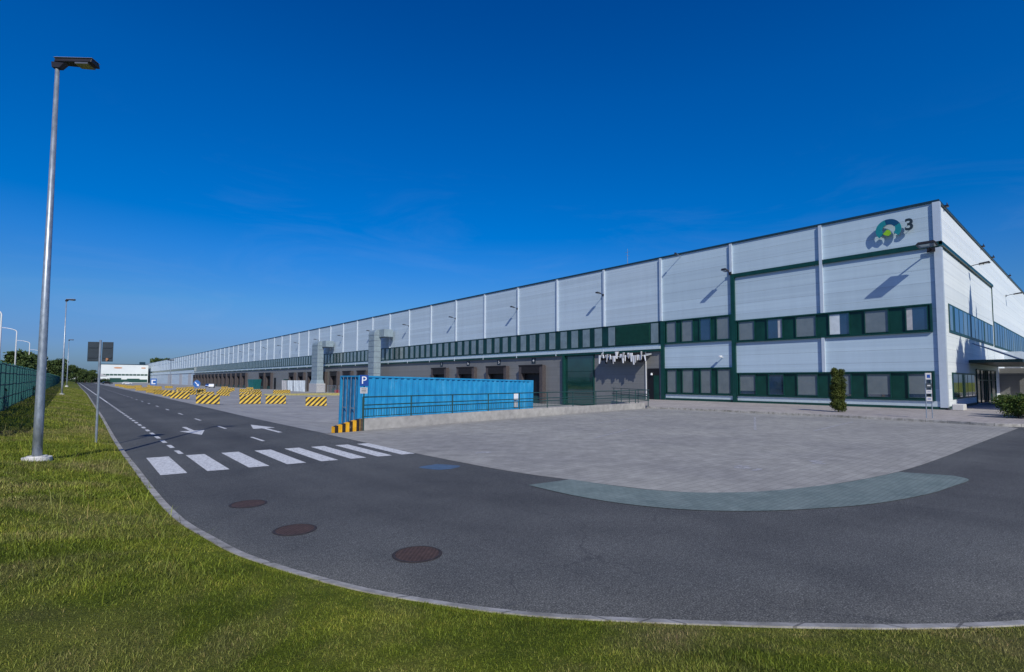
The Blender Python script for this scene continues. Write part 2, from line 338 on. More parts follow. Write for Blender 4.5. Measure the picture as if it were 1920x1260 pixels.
# ------------------------------------------------------------ ground levels
XF, Y0, P, H = 52.64, 8.36, 8.57, 17.0
def yz(x): return -.08*(max(x, 8.55)-8.55) if x < 12 else -.276-.0185*(x-12)
KERB = [(1.9, 900), (1.62, 200), (1.75, 100.7), (1.47, 39.3), (1.36, 26.5), (1.35, 20.6), (1.38, 16.7), (1.40, 13.3), (1.44, 11.2), (1.52, 9.82), (1.66, 8.78), (1.82, 7.75), (2.04, 6.95), (2.31, 6.17), (2.62, 5.42), (2.95, 4.82), (3.27, 4.3), (3.63, 3.82), (4.13, 3.27), (4.72, 2.67), (5.41, 2.02), (6.2, 1.32), (7.15, .62), (8.4, -.15), (10.5, -1.0), (14, -1.8), (25, -2.6), (60, -3.2), (300, -3.6)]
def densify(pts, n=4):
    out = []
    for i in range(len(pts)-1):
        p0 = pts[max(i-1, 0)]; p1 = pts[i]; p2 = pts[i+1]; p3 = pts[min(i+2, len(pts)-1)]
        if math.dist(p1, p2) > 9: out.append(p1); continue
        for k in range(n):
            t = k/n
            out.append(tuple(.5*((2*b)+(c-a)*t+(2*a-5*b+4*c-d)*t*t+(-a+3*b-3*c+d)*t**3) for a, b, c, d in zip(p0, p1, p2, p3)))
    out.append(pts[-1]); return out
KD = densify(KERB)
def offset(pts, d):   # offset polyline to its right-hand (verge) side for d>0
    out = []
    for i, p in enumerate(pts):
        a = pts[max(i-1, 0)]; b = pts[min(i+1, len(pts)-1)]; t = Vector((b[0]-a[0], b[1]-a[1])).normalized()
        n = Vector((t.y, -t.x)); out.append((p[0]+n.x*d, p[1]+n.y*d))
    return out
KIN = offset(KD, .13)
ka = np.array(KD)
def kdist(x, y):
    x = np.atleast_1d(np.asarray(x, float)); y = np.atleast_1d(np.asarray(y, float)); best = np.full(x.shape, 1e9)
    for i in range(len(ka)-1):
        a, b = ka[i], ka[i+1]; ab = b-a; L = ab@ab
        t = np.clip(((x-a[0])*ab[0]+(y-a[1])*ab[1])/L, 0, 1)
        d = np.hypot(x-a[0]-t*ab[0], y-a[1]-t*ab[1]); side = ab[0]*(y-a[1])-ab[1]*(x-a[0])
        dd = np.where(side < 0, d, -d); best = np.where(d < np.abs(best), dd, best)
    return best
def vz(x, y, d=None):
    if d is None: d = kdist(x, y)
    x = np.atleast_1d(np.asarray(x, float)); y = np.atleast_1d(np.asarray(y, float))
    t = np.clip((y-10)/32, 0, 1); t = t*t*(3-2*t)
    s = .15+.12*t; cap = .62+.3*t
    h = .055+cap*(1-np.exp(-np.maximum(d-.13, 0)*s/cap*1.15))
    return h+.02*np.sin(x*1.7+y*.9)*np.minimum(d, 1).clip(0)*1.0+.015*np.sin(y*2.3-x*1.1)*np.minimum(d, 1).clip(0)

g = MB(); g.poly([(-3000, -3000, -1.6), (3000, -3000, -1.6), (3000, 3000, -1.6), (-3000, 3000, -1.6)])
tag(g.build('ground', M_['soil']), kind='structure')
# verge: rows offset from kerb
rows = [0, .12, .3, .6, 1, 1.6, 2.4, 3.4, 4.6, 6, 9, 14, 30, 80, 400]
V = []; n = len(KIN)
base = np.array(KIN)
tan = np.gradient(np.array(KIN), axis=0)
for d in rows:
    if d <= 4.6: pp = np.array(offset(KD, .13+d))
    else:
        c0 = np.array([-6., -9.]); pp = np.array(offset(KD, .13+4.6)); vv = pp-c0
        dirn = np.where(pp[:, 1:2] > 8, np.array([[-1., 0]]), np.array([[-.35, -1.]])); dirn = dirn/np.linalg.norm(dirn, axis=1, keepdims=True)
        pp = pp+dirn*(d-4.6)
    zz = vz(pp[:, 0], pp[:, 1], np.full(n, d+.13) if d <= 4.6 else np.full(n, d+.13))
    V.append(np.column_stack([pp, zz]))
V = np.array(V).reshape(-1, 3); Fq = []
for i in range(len(rows)-1):
    for k in range(n-1): Fq.append((i*n+k, (i+1)*n+k, (i+1)*n+k+1, i*n+k+1))
vo = np_mesh('verge', V, Fq, M_['soil']); tag(vo, kind='structure'); vo.data.polygons.foreach_set('use_smooth', [True]*len(Fq))
bmv = bmesh.new(); bmv.from_mesh(vo.data); bmesh.ops.recalc_face_normals(bmv, faces=bmv.faces)
bmv.to_mesh(vo.data); bmv.free()
if vo.data.polygons[0].normal.z < 0: vo.data.flip_normals()

# asphalt
WL = [(8.93, 22.52), (10.2, 22.72), (14.23, 23.35), (23.36, 24.6), (34.73, 25.6), (37.2, 25.78)]
a = MB(); pts = [(p[0], p[1], 0) for p in KD if p[1] < 901]
right = [(300, 8), (53, 8), (38.3, 8), (38.3, 25.9), (37.2, 25.9), (8.56, 22.6), (8.45, 34), (8.7, 54), (8.95, 86), (9.0, 200), (9.0, 900)]
a.poly(pts+[(x, y, 0) for x, y in right]); road = a.build('road', M_['asphalt']); tag(road, kind='structure')
bm = bmesh.new(); bm.from_mesh(road.data); bmesh.ops.triangulate(bm, faces=bm.faces); bm.to_mesh(road.data); bm.free()
if sum(p.normal.z*p.area for p in road.data.polygons) < 0: road.data.flip_normals()
# kerb along the verge
k = MB()
for i in range(n-1):
    (x0, y0), (x1, y1) = KD[i], KD[i+1]; (u0, v0), (u1, v1) = KIN[i], KIN[i+1]
    k.hexa([(x0, y0, -.05), (x1, y1, -.05), (u1, v1, -.05), (u0, v0, -.05), (x0, y0, .045), (x1, y1, .045), (u1, v1, .07), (u0, v0, .07)])
tag(k.build('kerb', M_['kerb']), kind='structure')
# sloping loading yard
y = MB(); XR = XF+2
ed = [(8.56, 22.6), (8.45, 34), (8.7, 54), (8.95, 86), (9.0, 200), (9.0, 900)]
def yr(x): return 22.6+(x-8.56)*.118
xs = [8.56, 20, 30, 37.2]
y.poly([(8.56, 22.6, 0), (12, 23.0, yz(12)), (12, 900, yz(12)), (9.0, 900, 0), (9.0, 200, 0), (8.95, 86, 0), (8.7, 54, 0), (8.45, 34, 0)])
y.poly([(12, 23.0, yz(12)), (37.2, 25.95, yz(37.2)), (38.3, 26.05, yz(38.3)), (46, 36.3, yz(46)), (XR, 36.3, yz(XR)), (XR, 900, yz(XR)), (12, 900, yz(12))])
yo = y.build('yard', M_['yard']); tag(yo, kind='structure')
bm = bmesh.new(); bm.from_mesh(yo.data); bmesh.ops.triangulate(bm, faces=bm.faces); bm.to_mesh(yo.data); bm.free()
if sum(p.normal.z*p.area for p in yo.data.polygons) < 0: yo.data.flip_normals()
# paved lot (sheet above asphalt)
lot = densify([(8.46, 22.4), (8.47, 18), (8.5, 14.6), (8.62, 11.5), (8.82, 9.7), (9.15, 8.3), (9.62, 6.6), (10.35, 5.55), (11.55, 4.8), (13.4, 4.2), (16.6, 3.65), (21, 3.42), (25, 3.34), (31, 3.18), (36.83, 3.02)])
l_ = MB(); l_.poly([(x, yv, .006) for x, yv in lot]+[(38.25, 4.2, .006), (38.28, 25.8, .006), (37.2, 25.72, .006), (34.73, 25.5, .006), (23.4, 24.5, .006), (14.2, 23.25, .006), (10.2, 22.6, .006)])
lo = l_.build('parking_lot', M_['lot']); tag(lo, kind='structure')
bm = bmesh.new(); bm.from_mesh(lo.data); bmesh.ops.triangulate(bm, faces=bm.faces); bm.to_mesh(lo.data); bm.free()
if sum(p.normal.z*p.area for p in lo.data.polygons) < 0: lo.data.flip_normals()
# teal apron strip
inner = [(9.12, 8.45), (9.45, 6.9), (9.95, 5.95), (10.7, 5.28), (11.6, 4.78), (13.4, 4.18), (15, 3.85), (16.49, 3.63)]
outer = [(7.9, 8.62), (7.9, 7.4), (8.1, 6.24), (8.61, 5.18), (9.4, 4.36), (10.47, 3.67), (11.88, 3.02), (13.75, 2.54), (15.2, 2.36), (16.5, 2.25), (16.9, 2.6)]
t_ = MB(); t_.poly([(x, yv, .011) for x, yv in densify(outer)+densify(inner[::-1])])
te = t_.build('turning_apron', M_['teal']); tag(te, kind='structure')
bm = bmesh.new(); bm.from_mesh(te.data); bmesh.ops.triangulate(bm, faces=bm.faces); bm.to_mesh(te.data); bm.free()
if sum(p.normal.z*p.area for p in te.data.polygons) < 0: te.data.flip_normals()
# pavement round the building
s_ = MB(); sw = [(37.75, 25.95), (38.3, 17.6), (38.33, 10.74), (38.15, 6.66), (37.7, 4.3), (37.9, 3.3), (38.8, 2.6), (41, 2.1), (60, 1.8), (200, 1.6)]
swp = sw+[(200, Y0+1), (XF+1, Y0+1), (XF+1, 36.4), (46, 36.4), (38.4, 26.1)]
s_.prism([(x, yv, -.3) for x, yv in swp], (0, 0, .45)); sp = s_.build('pavement', M_['walk']); tag(sp, kind='structure')
kk = MB(); kd = densify(sw); ki = offset(kd, .14)
for i in range(len(kd)-1):
    (x0, y0), (x1, y1) = kd[i], kd[i+1]; (u0, v0), (u1, v1) = ki[i], ki[i+1]
    kk.hexa([(u0, v0, -.1), (u1, v1, -.1), (x1, y1, -.1), (x0, y0, -.1), (u0, v0, .145), (u1, v1, .145), (x1, y1, .155), (x0, y0, .155)])
tag(kk.build('kerb', M_['kerb']), kind='structure')

# ------------------------------------------------------------ markings (flat paint on the ground)
def quad(mb, pts, z=.004): mb.poly([(x, yv, z) for x, yv in pts])
for i, (x0, xw) in enumerate([(1.72, .56), (2.72, .5), (3.68, .5), (4.64, .5), (5.56, .48), (6.42, .46), (7.25, .45), (8.02, .44)]):
    mb = MB(); dy = (i*.09); quad(mb, [(x0, 15.35-dy), (x0+xw, 15.28-dy), (x0+xw+.03, 18.9-dy*1.2), (x0+.03, 18.95-dy*1.2)])
    tag(mb.build('crosswalk_stripe', M_['line']), ['leftmost white crosswalk stripe next to the grass kerb', 'second white crosswalk stripe from the grass kerb, at the end of the dashed line', 'third white crosswalk stripe from the grass kerb', 'fourth white crosswalk stripe from the grass kerb', 'fifth white crosswalk stripe counting from the grass kerb', 'sixth white crosswalk stripe counting from the grass kerb', 'second white crosswalk stripe from the paved lot', 'white crosswalk stripe closest to the paved lot'][i], 'road marking', 'white crosswalk stripes')
ln = []
yv = 19.3
q = 0
while yv < 64:
    L = 1.0 if yv < 60 else 1
    mb = MB(); quad(mb, [(2.62, yv), (2.76, yv), (2.76, yv+L), (2.62, yv+L)]); q += 1
    tag(mb.build('lane_dash', M_['line']), ordn(q-1)+' short white dash of the cycle lane line, counted from the crosswalk', 'road marking', 'short dashes of the left lane line'); yv += 1.85
mb = MB(); quad(mb, [(2.62, yv), (2.76, yv), (2.7, 400), (2.5, 400)]); tag(mb.build('lane_line', M_['line']), 'long solid white line running down the road beyond the short dashes', 'road marking')
yv = 21.3
while yv < 175:
    mb = MB(); quad(mb, [(5.6, yv), (5.72, yv), (5.72, yv+1.8), (5.6, yv+1.8)])
    tag(mb.build('centre_dash', M_['line']), ordn(int((yv-21.2)/6.45))+' white dash along the middle of the road, counted from the crosswalk', 'road marking', 'dashes along the middle of the road'); yv += 6.45
def arrow(x, y0, y1, d, label):
    L = y1-y0; mb = MB(); yy = lambda t: y0+L*t if d > 0 else y1-L*t
    mb.poly([(x-.09, yy(0), .004), (x+.09, yy(0), .004), (x+.09, yy(.5), .004), (x-.09, yy(.5), .004)])
    mb.poly([(x-.5, yy(.5), .0045), (x+.5, yy(.5), .0045), (x, yy(1), .0045)])
    mb.poly([(x-.8, yy(.32), .005), (x-.09, yy(.2), .005), (x-.09, yy(.3), .005), (x-.62, yy(.44), .005)]) if False else None
    o = mb.build('road_arrow', M_['line']); tag(o, label, 'road marking')
arrow(4.25, 25.3, 30, -1, 'white lane arrow pointing towards the crosswalk, left of the centre dashes')
arrow(7.15, 24.3, 29.4, 1, 'white lane arrow pointing away down the road, right of the centre dashes')
# faint worn bay lines in the lot
for i, (x0, y0, x1, y1) in enumerate([(25.2, 11.2, 34.2, 15.2), (27.0, 9.2, 34.8, 9.76), (16.5, 13.9, 20.5, 15.2), (22, 18.5, 30, 20.5)]):
    mb = MB(); dx, dy = x1-x0, y1-y0; L = math.hypot(dx, dy); nx, ny = -dy/L*.06, dx/L*.06
    mb.poly([(x0-nx, y0-ny, .010), (x1-nx, y1-ny, .010), (x1+nx, y1+ny, .010), (x0+nx, y0+ny, .010)])
    tag(mb.build('bay_line', M_['worn']), ['faint worn bay line in the middle right of the paved lot', 'faint worn bay line in the right of the paved lot nearest the apron', 'short faint worn line on the paved lot just in front of the concrete wall', 'faint worn line on the paved lot near the far kerb'][i], 'road marking')
for i, (x, y_, s) in enumerate([(10.3, 13.4, .5), (13.9, 6.45, .5), (16.6, 5.5, .4)]):
    mb = MB()
    for q in range(7):
        aa = random.random()*6.28; rr_ = random.random()*s; cx, cy = x+math.cos(aa)*rr_, y_+math.sin(aa)*rr_
        mb.poly([(cx+math.cos(t)*random.uniform(.05, .16)*(1.6 if abs(math.cos(t)) > .5 else 1), cy+math.sin(t)*random.uniform(.05, .12), .0085+.0004*q) for t in [6.283*j/9 for j in range(9)]])
    tag(mb.build('paint_remnant', M_['worn']), ['worn white paint remnant on the lot near the crosswalk', 'larger worn white paint remnant near the teal apron', 'smaller worn white paint remnant near the right of the teal apron'][i], 'road marking')
mb = MB(); mb.poly([(x_, y_, .005) for x_, y_ in ((7.18, 12.22), (7.32, 12.36), (7.9, 12.42), (8.0, 12.25), (8.22, 11.8), (8.12, 11.62), (7.72, 11.5), (7.42, 11.58), (7.3, 11.8))])
tag(mb.build('painted_patch', M_['bluepaint']), 'small angular patch of faded blue paint on the asphalt near the crosswalk', 'road marking')
# manholes
def manhole(x, yv, rad, label):
    t = empty('manhole_cover', (x, yv, 0), label, 'manhole cover', 'round rusty manhole covers in the road')
    N = 40; mb = MB()
    mb.add([(rad*math.cos(6.283185*i/N)*q, rad*math.sin(6.283185*i/N)*q, z) for q, z in ((1.0, .004), (.97, .009), (.88, .009), (.87, .006)) for i in range(N)],
           [(j*N+i, j*N+(i+1) % N, (j+1)*N+(i+1) % N, (j+1)*N+i) for j in range(3) for i in range(N)])
    mb.build('rim', M_['iron'], t, True)
    mb = MB()
    mb.add([(rad*.868*math.cos(6.283185*i/N), rad*.868*math.sin(6.283185*i/N), .0065) for i in range(N)], [tuple(range(N))]); mb.build('lid', M_['manhole'], t)
manhole(3.65, 6.22, .34, 'nearest rusty round manhole cover, in the middle of the asphalt bend')
manhole(2.75, 8.46, .33, 'rusty round manhole cover between the nearest and the farthest one')
manhole(2.62, 10.77, .33, 'farthest rusty round manhole cover, towards the crosswalk')

# ------------------------------------------------------------ grass blades
def blades(N, area, hmin, hmax, wmin, wmax, seed):
    r_ = np.random.default_rng(seed); x, yv = area(N, r_)
    d = kdist(x, yv); cl0 = np.sin(x*3.3+2*np.sin(yv*2.7))+np.sin(yv*5.1+x*1.7); keep = d > .11+.08*r_.random(len(x))-.13*np.maximum(cl0-.5, 0)*r_.random(len(x)); keep = keep if wmin != .003 or seed != 9 else d > .0; x, yv, d = x[keep], yv[keep], d[keep]
    # only inside the wedge seen by the camera (plus a margin)
    dx, dy = x, yv; fx, fy = .650, .758; rx, ry = .7585, -.6517
    dep = dx*fx+dy*fy; lat = dx*rx+dy*ry; kp = (dep > 1.5) & (np.abs(lat) < dep*1.2+1); x, yv, d = x[kp], yv[kp], d[kp]
    cl = np.sin(x*2.1+1.3*np.sin(yv*1.7))+np.sin(yv*2.9+x*.7); n_ = len(x)
    h = r_.uniform(hmin, hmax, n_)*(1+.28*cl/2)*(1-.35*(d < .3)); wd = r_.uniform(wmin, wmax, n_)
    an = r_.uniform(0, 6.283, n_); le = r_.uniform(.1, 1.0, n_)*h; la = r_.uniform(0, 6.283, n_)
    z = np.where(d < .13, .04, vz(x, yv, d)-.01); ca, sa = np.cos(an)*wd/2, np.sin(an)*wd/2; lx, ly = np.cos(la)*le, np.sin(la)*le
    V = np.empty((n_, 5, 3), np.float32)
    V[:, 0] = np.column_stack([x-ca, yv-sa, z]); V[:, 1] = np.column_stack([x+ca, yv+sa, z])
    V[:, 2] = np.column_stack([x+ca*.75+lx*.35, yv+sa*.75+ly*.35, z+h*.6]); V[:, 3] = np.column_stack([x-ca*.75+lx*.35, yv-sa*.75+ly*.35, z+h*.6])
    V[:, 4] = np.column_stack([x+lx, yv+ly, z+h*.95])
    return V, r_.uniform(.4, 1.65, n_)
def near_area(N, r_):
    rad = 2.0+ (r_.random(N)**1.25)*20; th = r_.uniform(-.25, 1.75, N); return rad*np.sin(th), rad*np.cos(th)
def far_area(N, r_):
    return r_.uniform(-5.5, 1.6, N), 12+(r_.random(N)**1.5)*128
def mid_area(N, r_):
    return r_.uniform(-4.5, 1.6, N), 6+(r_.random(N)**.8)*22
def kerb_area(N, r_):
    i = r_.integers(0, len(KD)-2, N*3); a, b = ka[i], ka[i+1]; L = np.hypot(*(b-a).T); k_ = (L < 9) & (np.hypot(*a.T) < 40); i, a, b = i[k_], a[k_], b[k_]
    t = r_.random(len(i))[:, None]; p = a+(b-a)*t; tn = (b-a)/np.hypot(*(b-a).T)[:, None]; nr = np.column_stack([tn[:, 1], -tn[:, 0]])
    ph = p[:, 0]*7+p[:, 1]*9; cl_ = np.sin(ph)+np.sin(ph*.37+1)+np.sin(ph*2.3); reach = .15-np.clip((cl_-.8)*.07, 0, .09)
    p = p+nr*(reach+r_.random(len(p))*.12)[:, None]; return p[:, 0], p[:, 1]
bl = [blades(750000, near_area, .014, .045, .0025, .005, 1), blades(120000, far_area, .04, .11, .009, .02, 2), blades(170000, mid_area, .02, .075, .004, .01, 3), blades(15000, kerb_area, .012, .05, .003, .006, 9), blades(2500, lambda N, r_: (r_.uniform(-4.5, 1.4, N), 6+r_.random(N)*40), .2, .42, .006, .012, 5)]
V = np.concatenate([b[0] for b in bl]); sh = np.concatenate([b[1] for b in bl]); n_ = len(V); V = V.reshape(-1, 3)
i5 = np.arange(n_)[:, None]*5
loops = np.concatenate([i5+np.array([[0, 1, 2, 3]]), i5+np.array([[3, 2, 4]])], axis=1).ravel().astype(np.int32)
me = bpy.data.meshes.new('grass'); me.vertices.add(len(V)); me.vertices.foreach_set('co', V.ravel().astype(np.float32))
me.loops.add(len(loops)); me.loops.foreach_set('vertex_index', loops)
st = (np.arange(n_)[:, None]*7+np.array([[0, 4]])).ravel().astype(np.int32); me.polygons.add(n_*2); me.polygons.foreach_set('loop_start', st)
me.materials.append(M_['blade']); me.update(calc_edges=True)
ca = me.color_attributes.new('shade', 'FLOAT_COLOR', 'POINT'); s5 = np.repeat(sh, 5)
tw = rng.random(n_); yl = np.repeat(np.where(tw > .88, 1.0, 0.), 5)
cc = np.column_stack([s5*(1+.55*yl), s5*(1+.18*yl), s5*(1+.8*yl), np.ones_like(s5)]).astype(np.float32); ca.data.foreach_set('color', cc.ravel())
go = bpy.data.objects.new('grass', me); C.objects.link(go); tag(go, 'short mottled green and straw coloured grass covering the verge', 'grass', kind='stuff')

# ------------------------------------------------------------ foliage helper
def leaves(N, clumps, size, seed, thick=.0):
    """clumps: (cx,cy,cz,rx,ry,rz) ; leaf quads spread through the clumps, denser near the skin"""
    r_ = np.random.default_rng(seed); cl = np.array(clumps, float); wt = cl[:, 3]*cl[:, 4]*cl[:, 5]; wt = wt**.67; wt /= wt.sum()
    ci = r_.choice(len(cl), N, p=wt); d = r_.normal(size=(N, 3)); d /= np.linalg.norm(d, axis=1, keepdims=True)
    rad = r_.random(N)**.38; rad *= 1+.12*r_.normal(size=N)
    p = cl[ci, :3]+d*rad[:, None]*cl[ci, 3:]
    a = r_.normal(size=(N, 3))+d*.4; a /= np.linalg.norm(a, axis=1, keepdims=True); b = np.cross(a, r_.normal(size=(N, 3))); b /= np.linalg.norm(b, axis=1, keepdims=True)
    s = size*r_.uniform(.6, 1.4, N)[:, None]
    V = np.stack([p-a*s, p+b*s*.5, p+a*s, p-b*s*.5], 1).reshape(-1, 3); F = np.arange(4*N).reshape(-1, 4); return V, F
def plant(name, loc, clumps, N, size, mat, seed, label, cat, group=None, trunk=None, crown='crown'):
    t = empty(name, loc, label, cat, group); V, F = leaves(N, clumps, size, seed); np_mesh(crown, V, F, mat, t)
    if trunk:
        mb = MB(); 
        for pts, rad in trunk: mb.tube(pts, rad, 7)
        mb.build('trunk', M_['bark'], t, True)
    return t
def tree(name, loc, h, rad, N, size, mat, seed, label, cat='tree', group=None):
    r_ = random.Random(seed); cl = []
    for q in range(16):
        a_ = r_.random()*6.28; zz = r_.uniform(.3, .93); rr_ = rad*(1-.5*abs(zz-.55)/.45)*r_.uniform(.3, .85)
        cl.append((math.cos(a_)*rr_, math.sin(a_)*rr_, h*zz, rad*r_.uniform(.22, .42), rad*r_.uniform(.22, .42), h*r_.uniform(.08, .15)))
    cl.append((0, 0, h*.6, rad*.45, rad*.45, h*.28))
    tr = [([(0, 0, -.2), (.05*h*.2, 0, h*.35), (0, .1, h*.8)], [h*.03, h*.02, h*.006])]
    for q in range(5):
        c = cl[q]; tr.append(([(0, 0, h*.25+q*.06*h), (c[0]*.5, c[1]*.5, (h*.3+c[2])/2+.1), (c[0], c[1], c[2])], [h*.012, h*.008, h*.003]))
    return plant(name, loc, cl, N, size, mat, seed, label, cat, group, tr)

# ------------------------------------------------------------ WAREHOUSE
B = empty('warehouse', (XF, Y0, 0), 'very long white warehouse with green window bands and loading docks', 'building')
BI = Vector((XF, Y0, 0))
def bpart(mb, name, mat, parent=None, **k):
    if parent is None:
        mb.v = [(v[0]-XF, v[1]-Y0, v[2]) for v in mb.v]; parent = B
    else:
        mb.v = [(v[0]-XF, v[1]-Y0, v[2]) for v in mb.v]
    return mb.build(name, mat, parent, **k)
NB = 72; YE = Y0+NB*P; XD = XF+190
def fb(mb, y0, y1, z0, z1, t, m=0, d=.05): mb.box(XF-t, XF+d, y0, y1, z0, z1, m)   # facade overlay, t proud
def sb(mb, x0, x1, z0, z1, t, m=0, d=.05): mb.box(x0, x1, Y0-t, Y0+d, z0, z1, m)   # side overlay
# walls
mb = MB(); mb.box(XF, XD, Y0+.001, Y0+3*P, .05, H-.05); mb.box(XF, XD, Y0+3*P, YE, -1.8, H-.05); 
# material by face: side face gets its own panels
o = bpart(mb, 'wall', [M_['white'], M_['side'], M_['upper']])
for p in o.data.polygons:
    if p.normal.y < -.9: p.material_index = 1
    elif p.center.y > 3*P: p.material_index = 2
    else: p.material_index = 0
mb = MB(); mb.box(XF-.12, XD+.1, Y0-.12, YE+.1, H-.05, H+.12); bpart(mb, 'roof_edge', M_['cap'])
mb = MB(); fb(mb, 34.25, 341, -1.8, 6.0, .03); bpart(mb, 'lower_wall', M_['grey'])
# column covers
for i in range(NB+1):
    yy = Y0+i*P
    if i == 0:
        mb = MB(); mb.box(XF-.16, XF+.3, Y0-.16, Y0+.32, .3, 13.2); bpart(mb, 'column_cover', M_['trim']); mb = MB(); mb.box(XF-.16, XF+.3, Y0-.16, Y0+.32, 13.7, H-.06)
    else:
        mb = MB(); wd = .13
        z0 = 9.6
        if i == 1:
            fb(mb, yy-wd, yy+wd, 3.22, 6.4, .2); bpart(mb, 'column_cover', M_['trim']); mb = MB(); fb(mb, yy-wd, yy+wd, 8.7, H-.06, .2)
        elif i == 2: fb(mb, yy-wd, yy+wd, 13.72, H-.06, .2)
        else: fb(mb, yy-wd, yy+wd, 9.45, H-.06, .2)
    bpart(mb, 'column_cover', M_['trim'])
# green bands and posts
mb = MB(); fb(mb, Y0-.19, 25.2, 13.28, 13.66, .19); mb.box(XF-.19, 81.3, Y0-.19, Y0, 13.42, 13.7); mb.box(81.2, 81.32, Y0-.08, Y0, 9.5, 13.42); bpart(mb, 'green_band', M_['green'])
mb = MB(); fb(mb, 25.15, 25.55, .1, 13.66, .22); bpart(mb, 'green_post', M_['green'])
mb = MB(); fb(mb, 33.7, 34.12, .05, 9.4, .22); bpart(mb, 'green_post', M_['green'])
mb = MB(); fb(mb, Y0-.1, 25.1, .12, .36, .1); fb(mb, 25.6, 33.6, .12, .4, .1); mb.box(XF-.1, 66.8, Y0-.1, Y0, .121, .361); bpart(mb, 'base_band', M_['green'])
mb = MB(); fb(mb, Y0-.02, 25.1, .36, .8, .06); fb(mb, 25.6, 33.6, .4, .82, .06); bpart(mb, 'sill_strip', M_['sill'])
# window bands
def band(mb, y0, y1, z0, z1): fb(mb, y0, y1, z0, z1, .05)
mb = MB(); band(mb, 9.0, 25.1, 6.42, 8.68); bpart(mb, 'window_band', M_['green2'])
mb = MB(); band(mb, 9.0, 25.1, .86, 3.2); bpart(mb, 'window_band', M_['green2'])
mb = MB(); band(mb, 25.6, 33.65, 6.68, 9.38); bpart(mb, 'window_band', M_['green2'])
mb = MB(); band(mb, 25.6, 33.65, .87, 3.8); bpart(mb, 'window_band', M_['green2'])
def frame(mb, y0, y1, z0, z1, t=.2, w=.07):
    fb(mb, y0, y1, z1-w, z1, t); fb(mb, y0, y1, z0, z0+w, t); fb(mb, y0, y0+w, z0+w, z1-w, t); fb(mb, y1-w, y1, z0+w, z1-w, t)
def window(y0, y1, z0, z1, mat, t=.065, fr=True, lab=None):
    mb = MB(); fb(mb, y0, y1, z0, z1, t); o = bpart(mb, 'window', mat)
    if lab: o['label'] = lab
    if fr:
        mb = MB(); frame(mb, y0-.05, y1+.05, z0-.06, z1+.06, .17, .06); bpart(mb, 'frame', M_['green'], o)
    return o
bandf = MB()
for (y0, y1, z0, z1) in ((9.0, 25.1, 6.42, 8.68), (9.0, 25.1, .86, 3.2), (25.6, 33.65, 6.68, 9.38), (25.6, 33.65, .87, 3.8)): frame(bandf, y0-.03, y1+.03, z0-.03, z1+.03, .2, .12)
bpart(bandf, 'window_surround', M_['green'])
def hash_(v): return (math.sin(v*12.9898)*43758.5453) % 1
W1 = [(9.28, 10.68), (11.92, 13.59), (14.81, 16.39), (17.51, 19.23), (20.5, 21.9), (23.2, 24.8)]
mat2 = ['glass', 'blind', 'half', 'blind', 'glass', 'blind']; mat1 = ['blind', 'blind', 'blind', 'blind', 'glass', 'blind']
for (a0, a1), m2, m1 in zip(W1, mat2, mat1):
    if m2 == 'half':
        window(a0, a1, 6.62, 8.5, M_['glass']); 
        mb = MB(); fb(mb, a0+.75, a1-.02, 6.66, 8.46, .075); bpart(mb, 'blind', M_['tarp'])
    else: window(a0, a1, 6.62, 8.5, M_[m2])
    window(a0, a1, 1.06, 3.0, M_[m1])
    if m2 == 'glass': mb = MB(); yq = a0 if a0 > 15 else a1-.45; fb(mb, yq+.04, yq+.42, 6.66, 8.46, .07); bpart(mb, 'curtain', M_['plate'])
    if m1 == 'blind': mb = MB(); fb(mb, a0+.02, a1-.02, 1.08, 1.08+(hash_(a0)*.35), .071); bpart(mb, 'dark_gap', M_['glass'])
for q, (a0, a1) in enumerate([(25.78, 27.2), (27.9, 29.15), (30.0, 31.38), (32.1, 33.35)]):
    window(a0, a1, 6.86, 9.2, M_['glass' if q == 1 else 'blind']); window(a0, a1, 1.06, 3.62, M_['blind'])
# strip windows above the docks
YW = Y0+39*P
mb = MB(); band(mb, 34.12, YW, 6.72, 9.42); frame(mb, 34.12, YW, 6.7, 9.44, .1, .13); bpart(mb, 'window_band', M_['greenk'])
rest = MB(); cnt = 0
for i in range(3, 39):
    yb = Y0+i*P
    if i == 3:
        spans = [(yb+.45, yb+1.45), (yb+6.85, yb+7.9)]
        mb = MB(); fb(mb, yb+1.6, yb+6.7, 6.9, 9.28, .09)
        for q in range(22): fb(mb, yb+1.62, yb+6.68, 6.95+q*.105, 6.99+q*.105, .12)
        bpart(mb, 'louvre', M_['greend'])
    else: spans = [(yb+.42+q*2.1, yb+.42+q*2.1+1.22) for q in range(4)]
    for y0, y1 in spans:
        if cnt < 60:
            window(y0, y1, 6.9, 9.26, M_['glassw'], .07, fr=False); cnt += 1
        else: fb(rest, y0, y1, 6.9, 9.26, .07)
o = bpart(rest, 'window', M_['glassw']); tag(o, kind='stuff')
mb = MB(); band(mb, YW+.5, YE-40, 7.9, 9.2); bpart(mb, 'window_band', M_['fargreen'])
# gutter/canopy strip over the docks
mb = MB(); mb.box(XF-.38, XF+.05, 34.12, YE-2, 6.14, 6.48); o = bpart(mb, 'gutter', M_['sill'])
mb = MB(); mb.box(XF-.34, XF+.05, 34.12, 341, 5.86, 6.138); bpart(mb, 'gutter_underside', M_['green'])
for i in range(4, 40):
    mb = MB(); mb.box(XF-.4, XF-.05, Y0+i*P-.05, Y0+i*P+.05, 5.84, 6.5); bpart(mb, 'gutter_joint', M_['trim'])
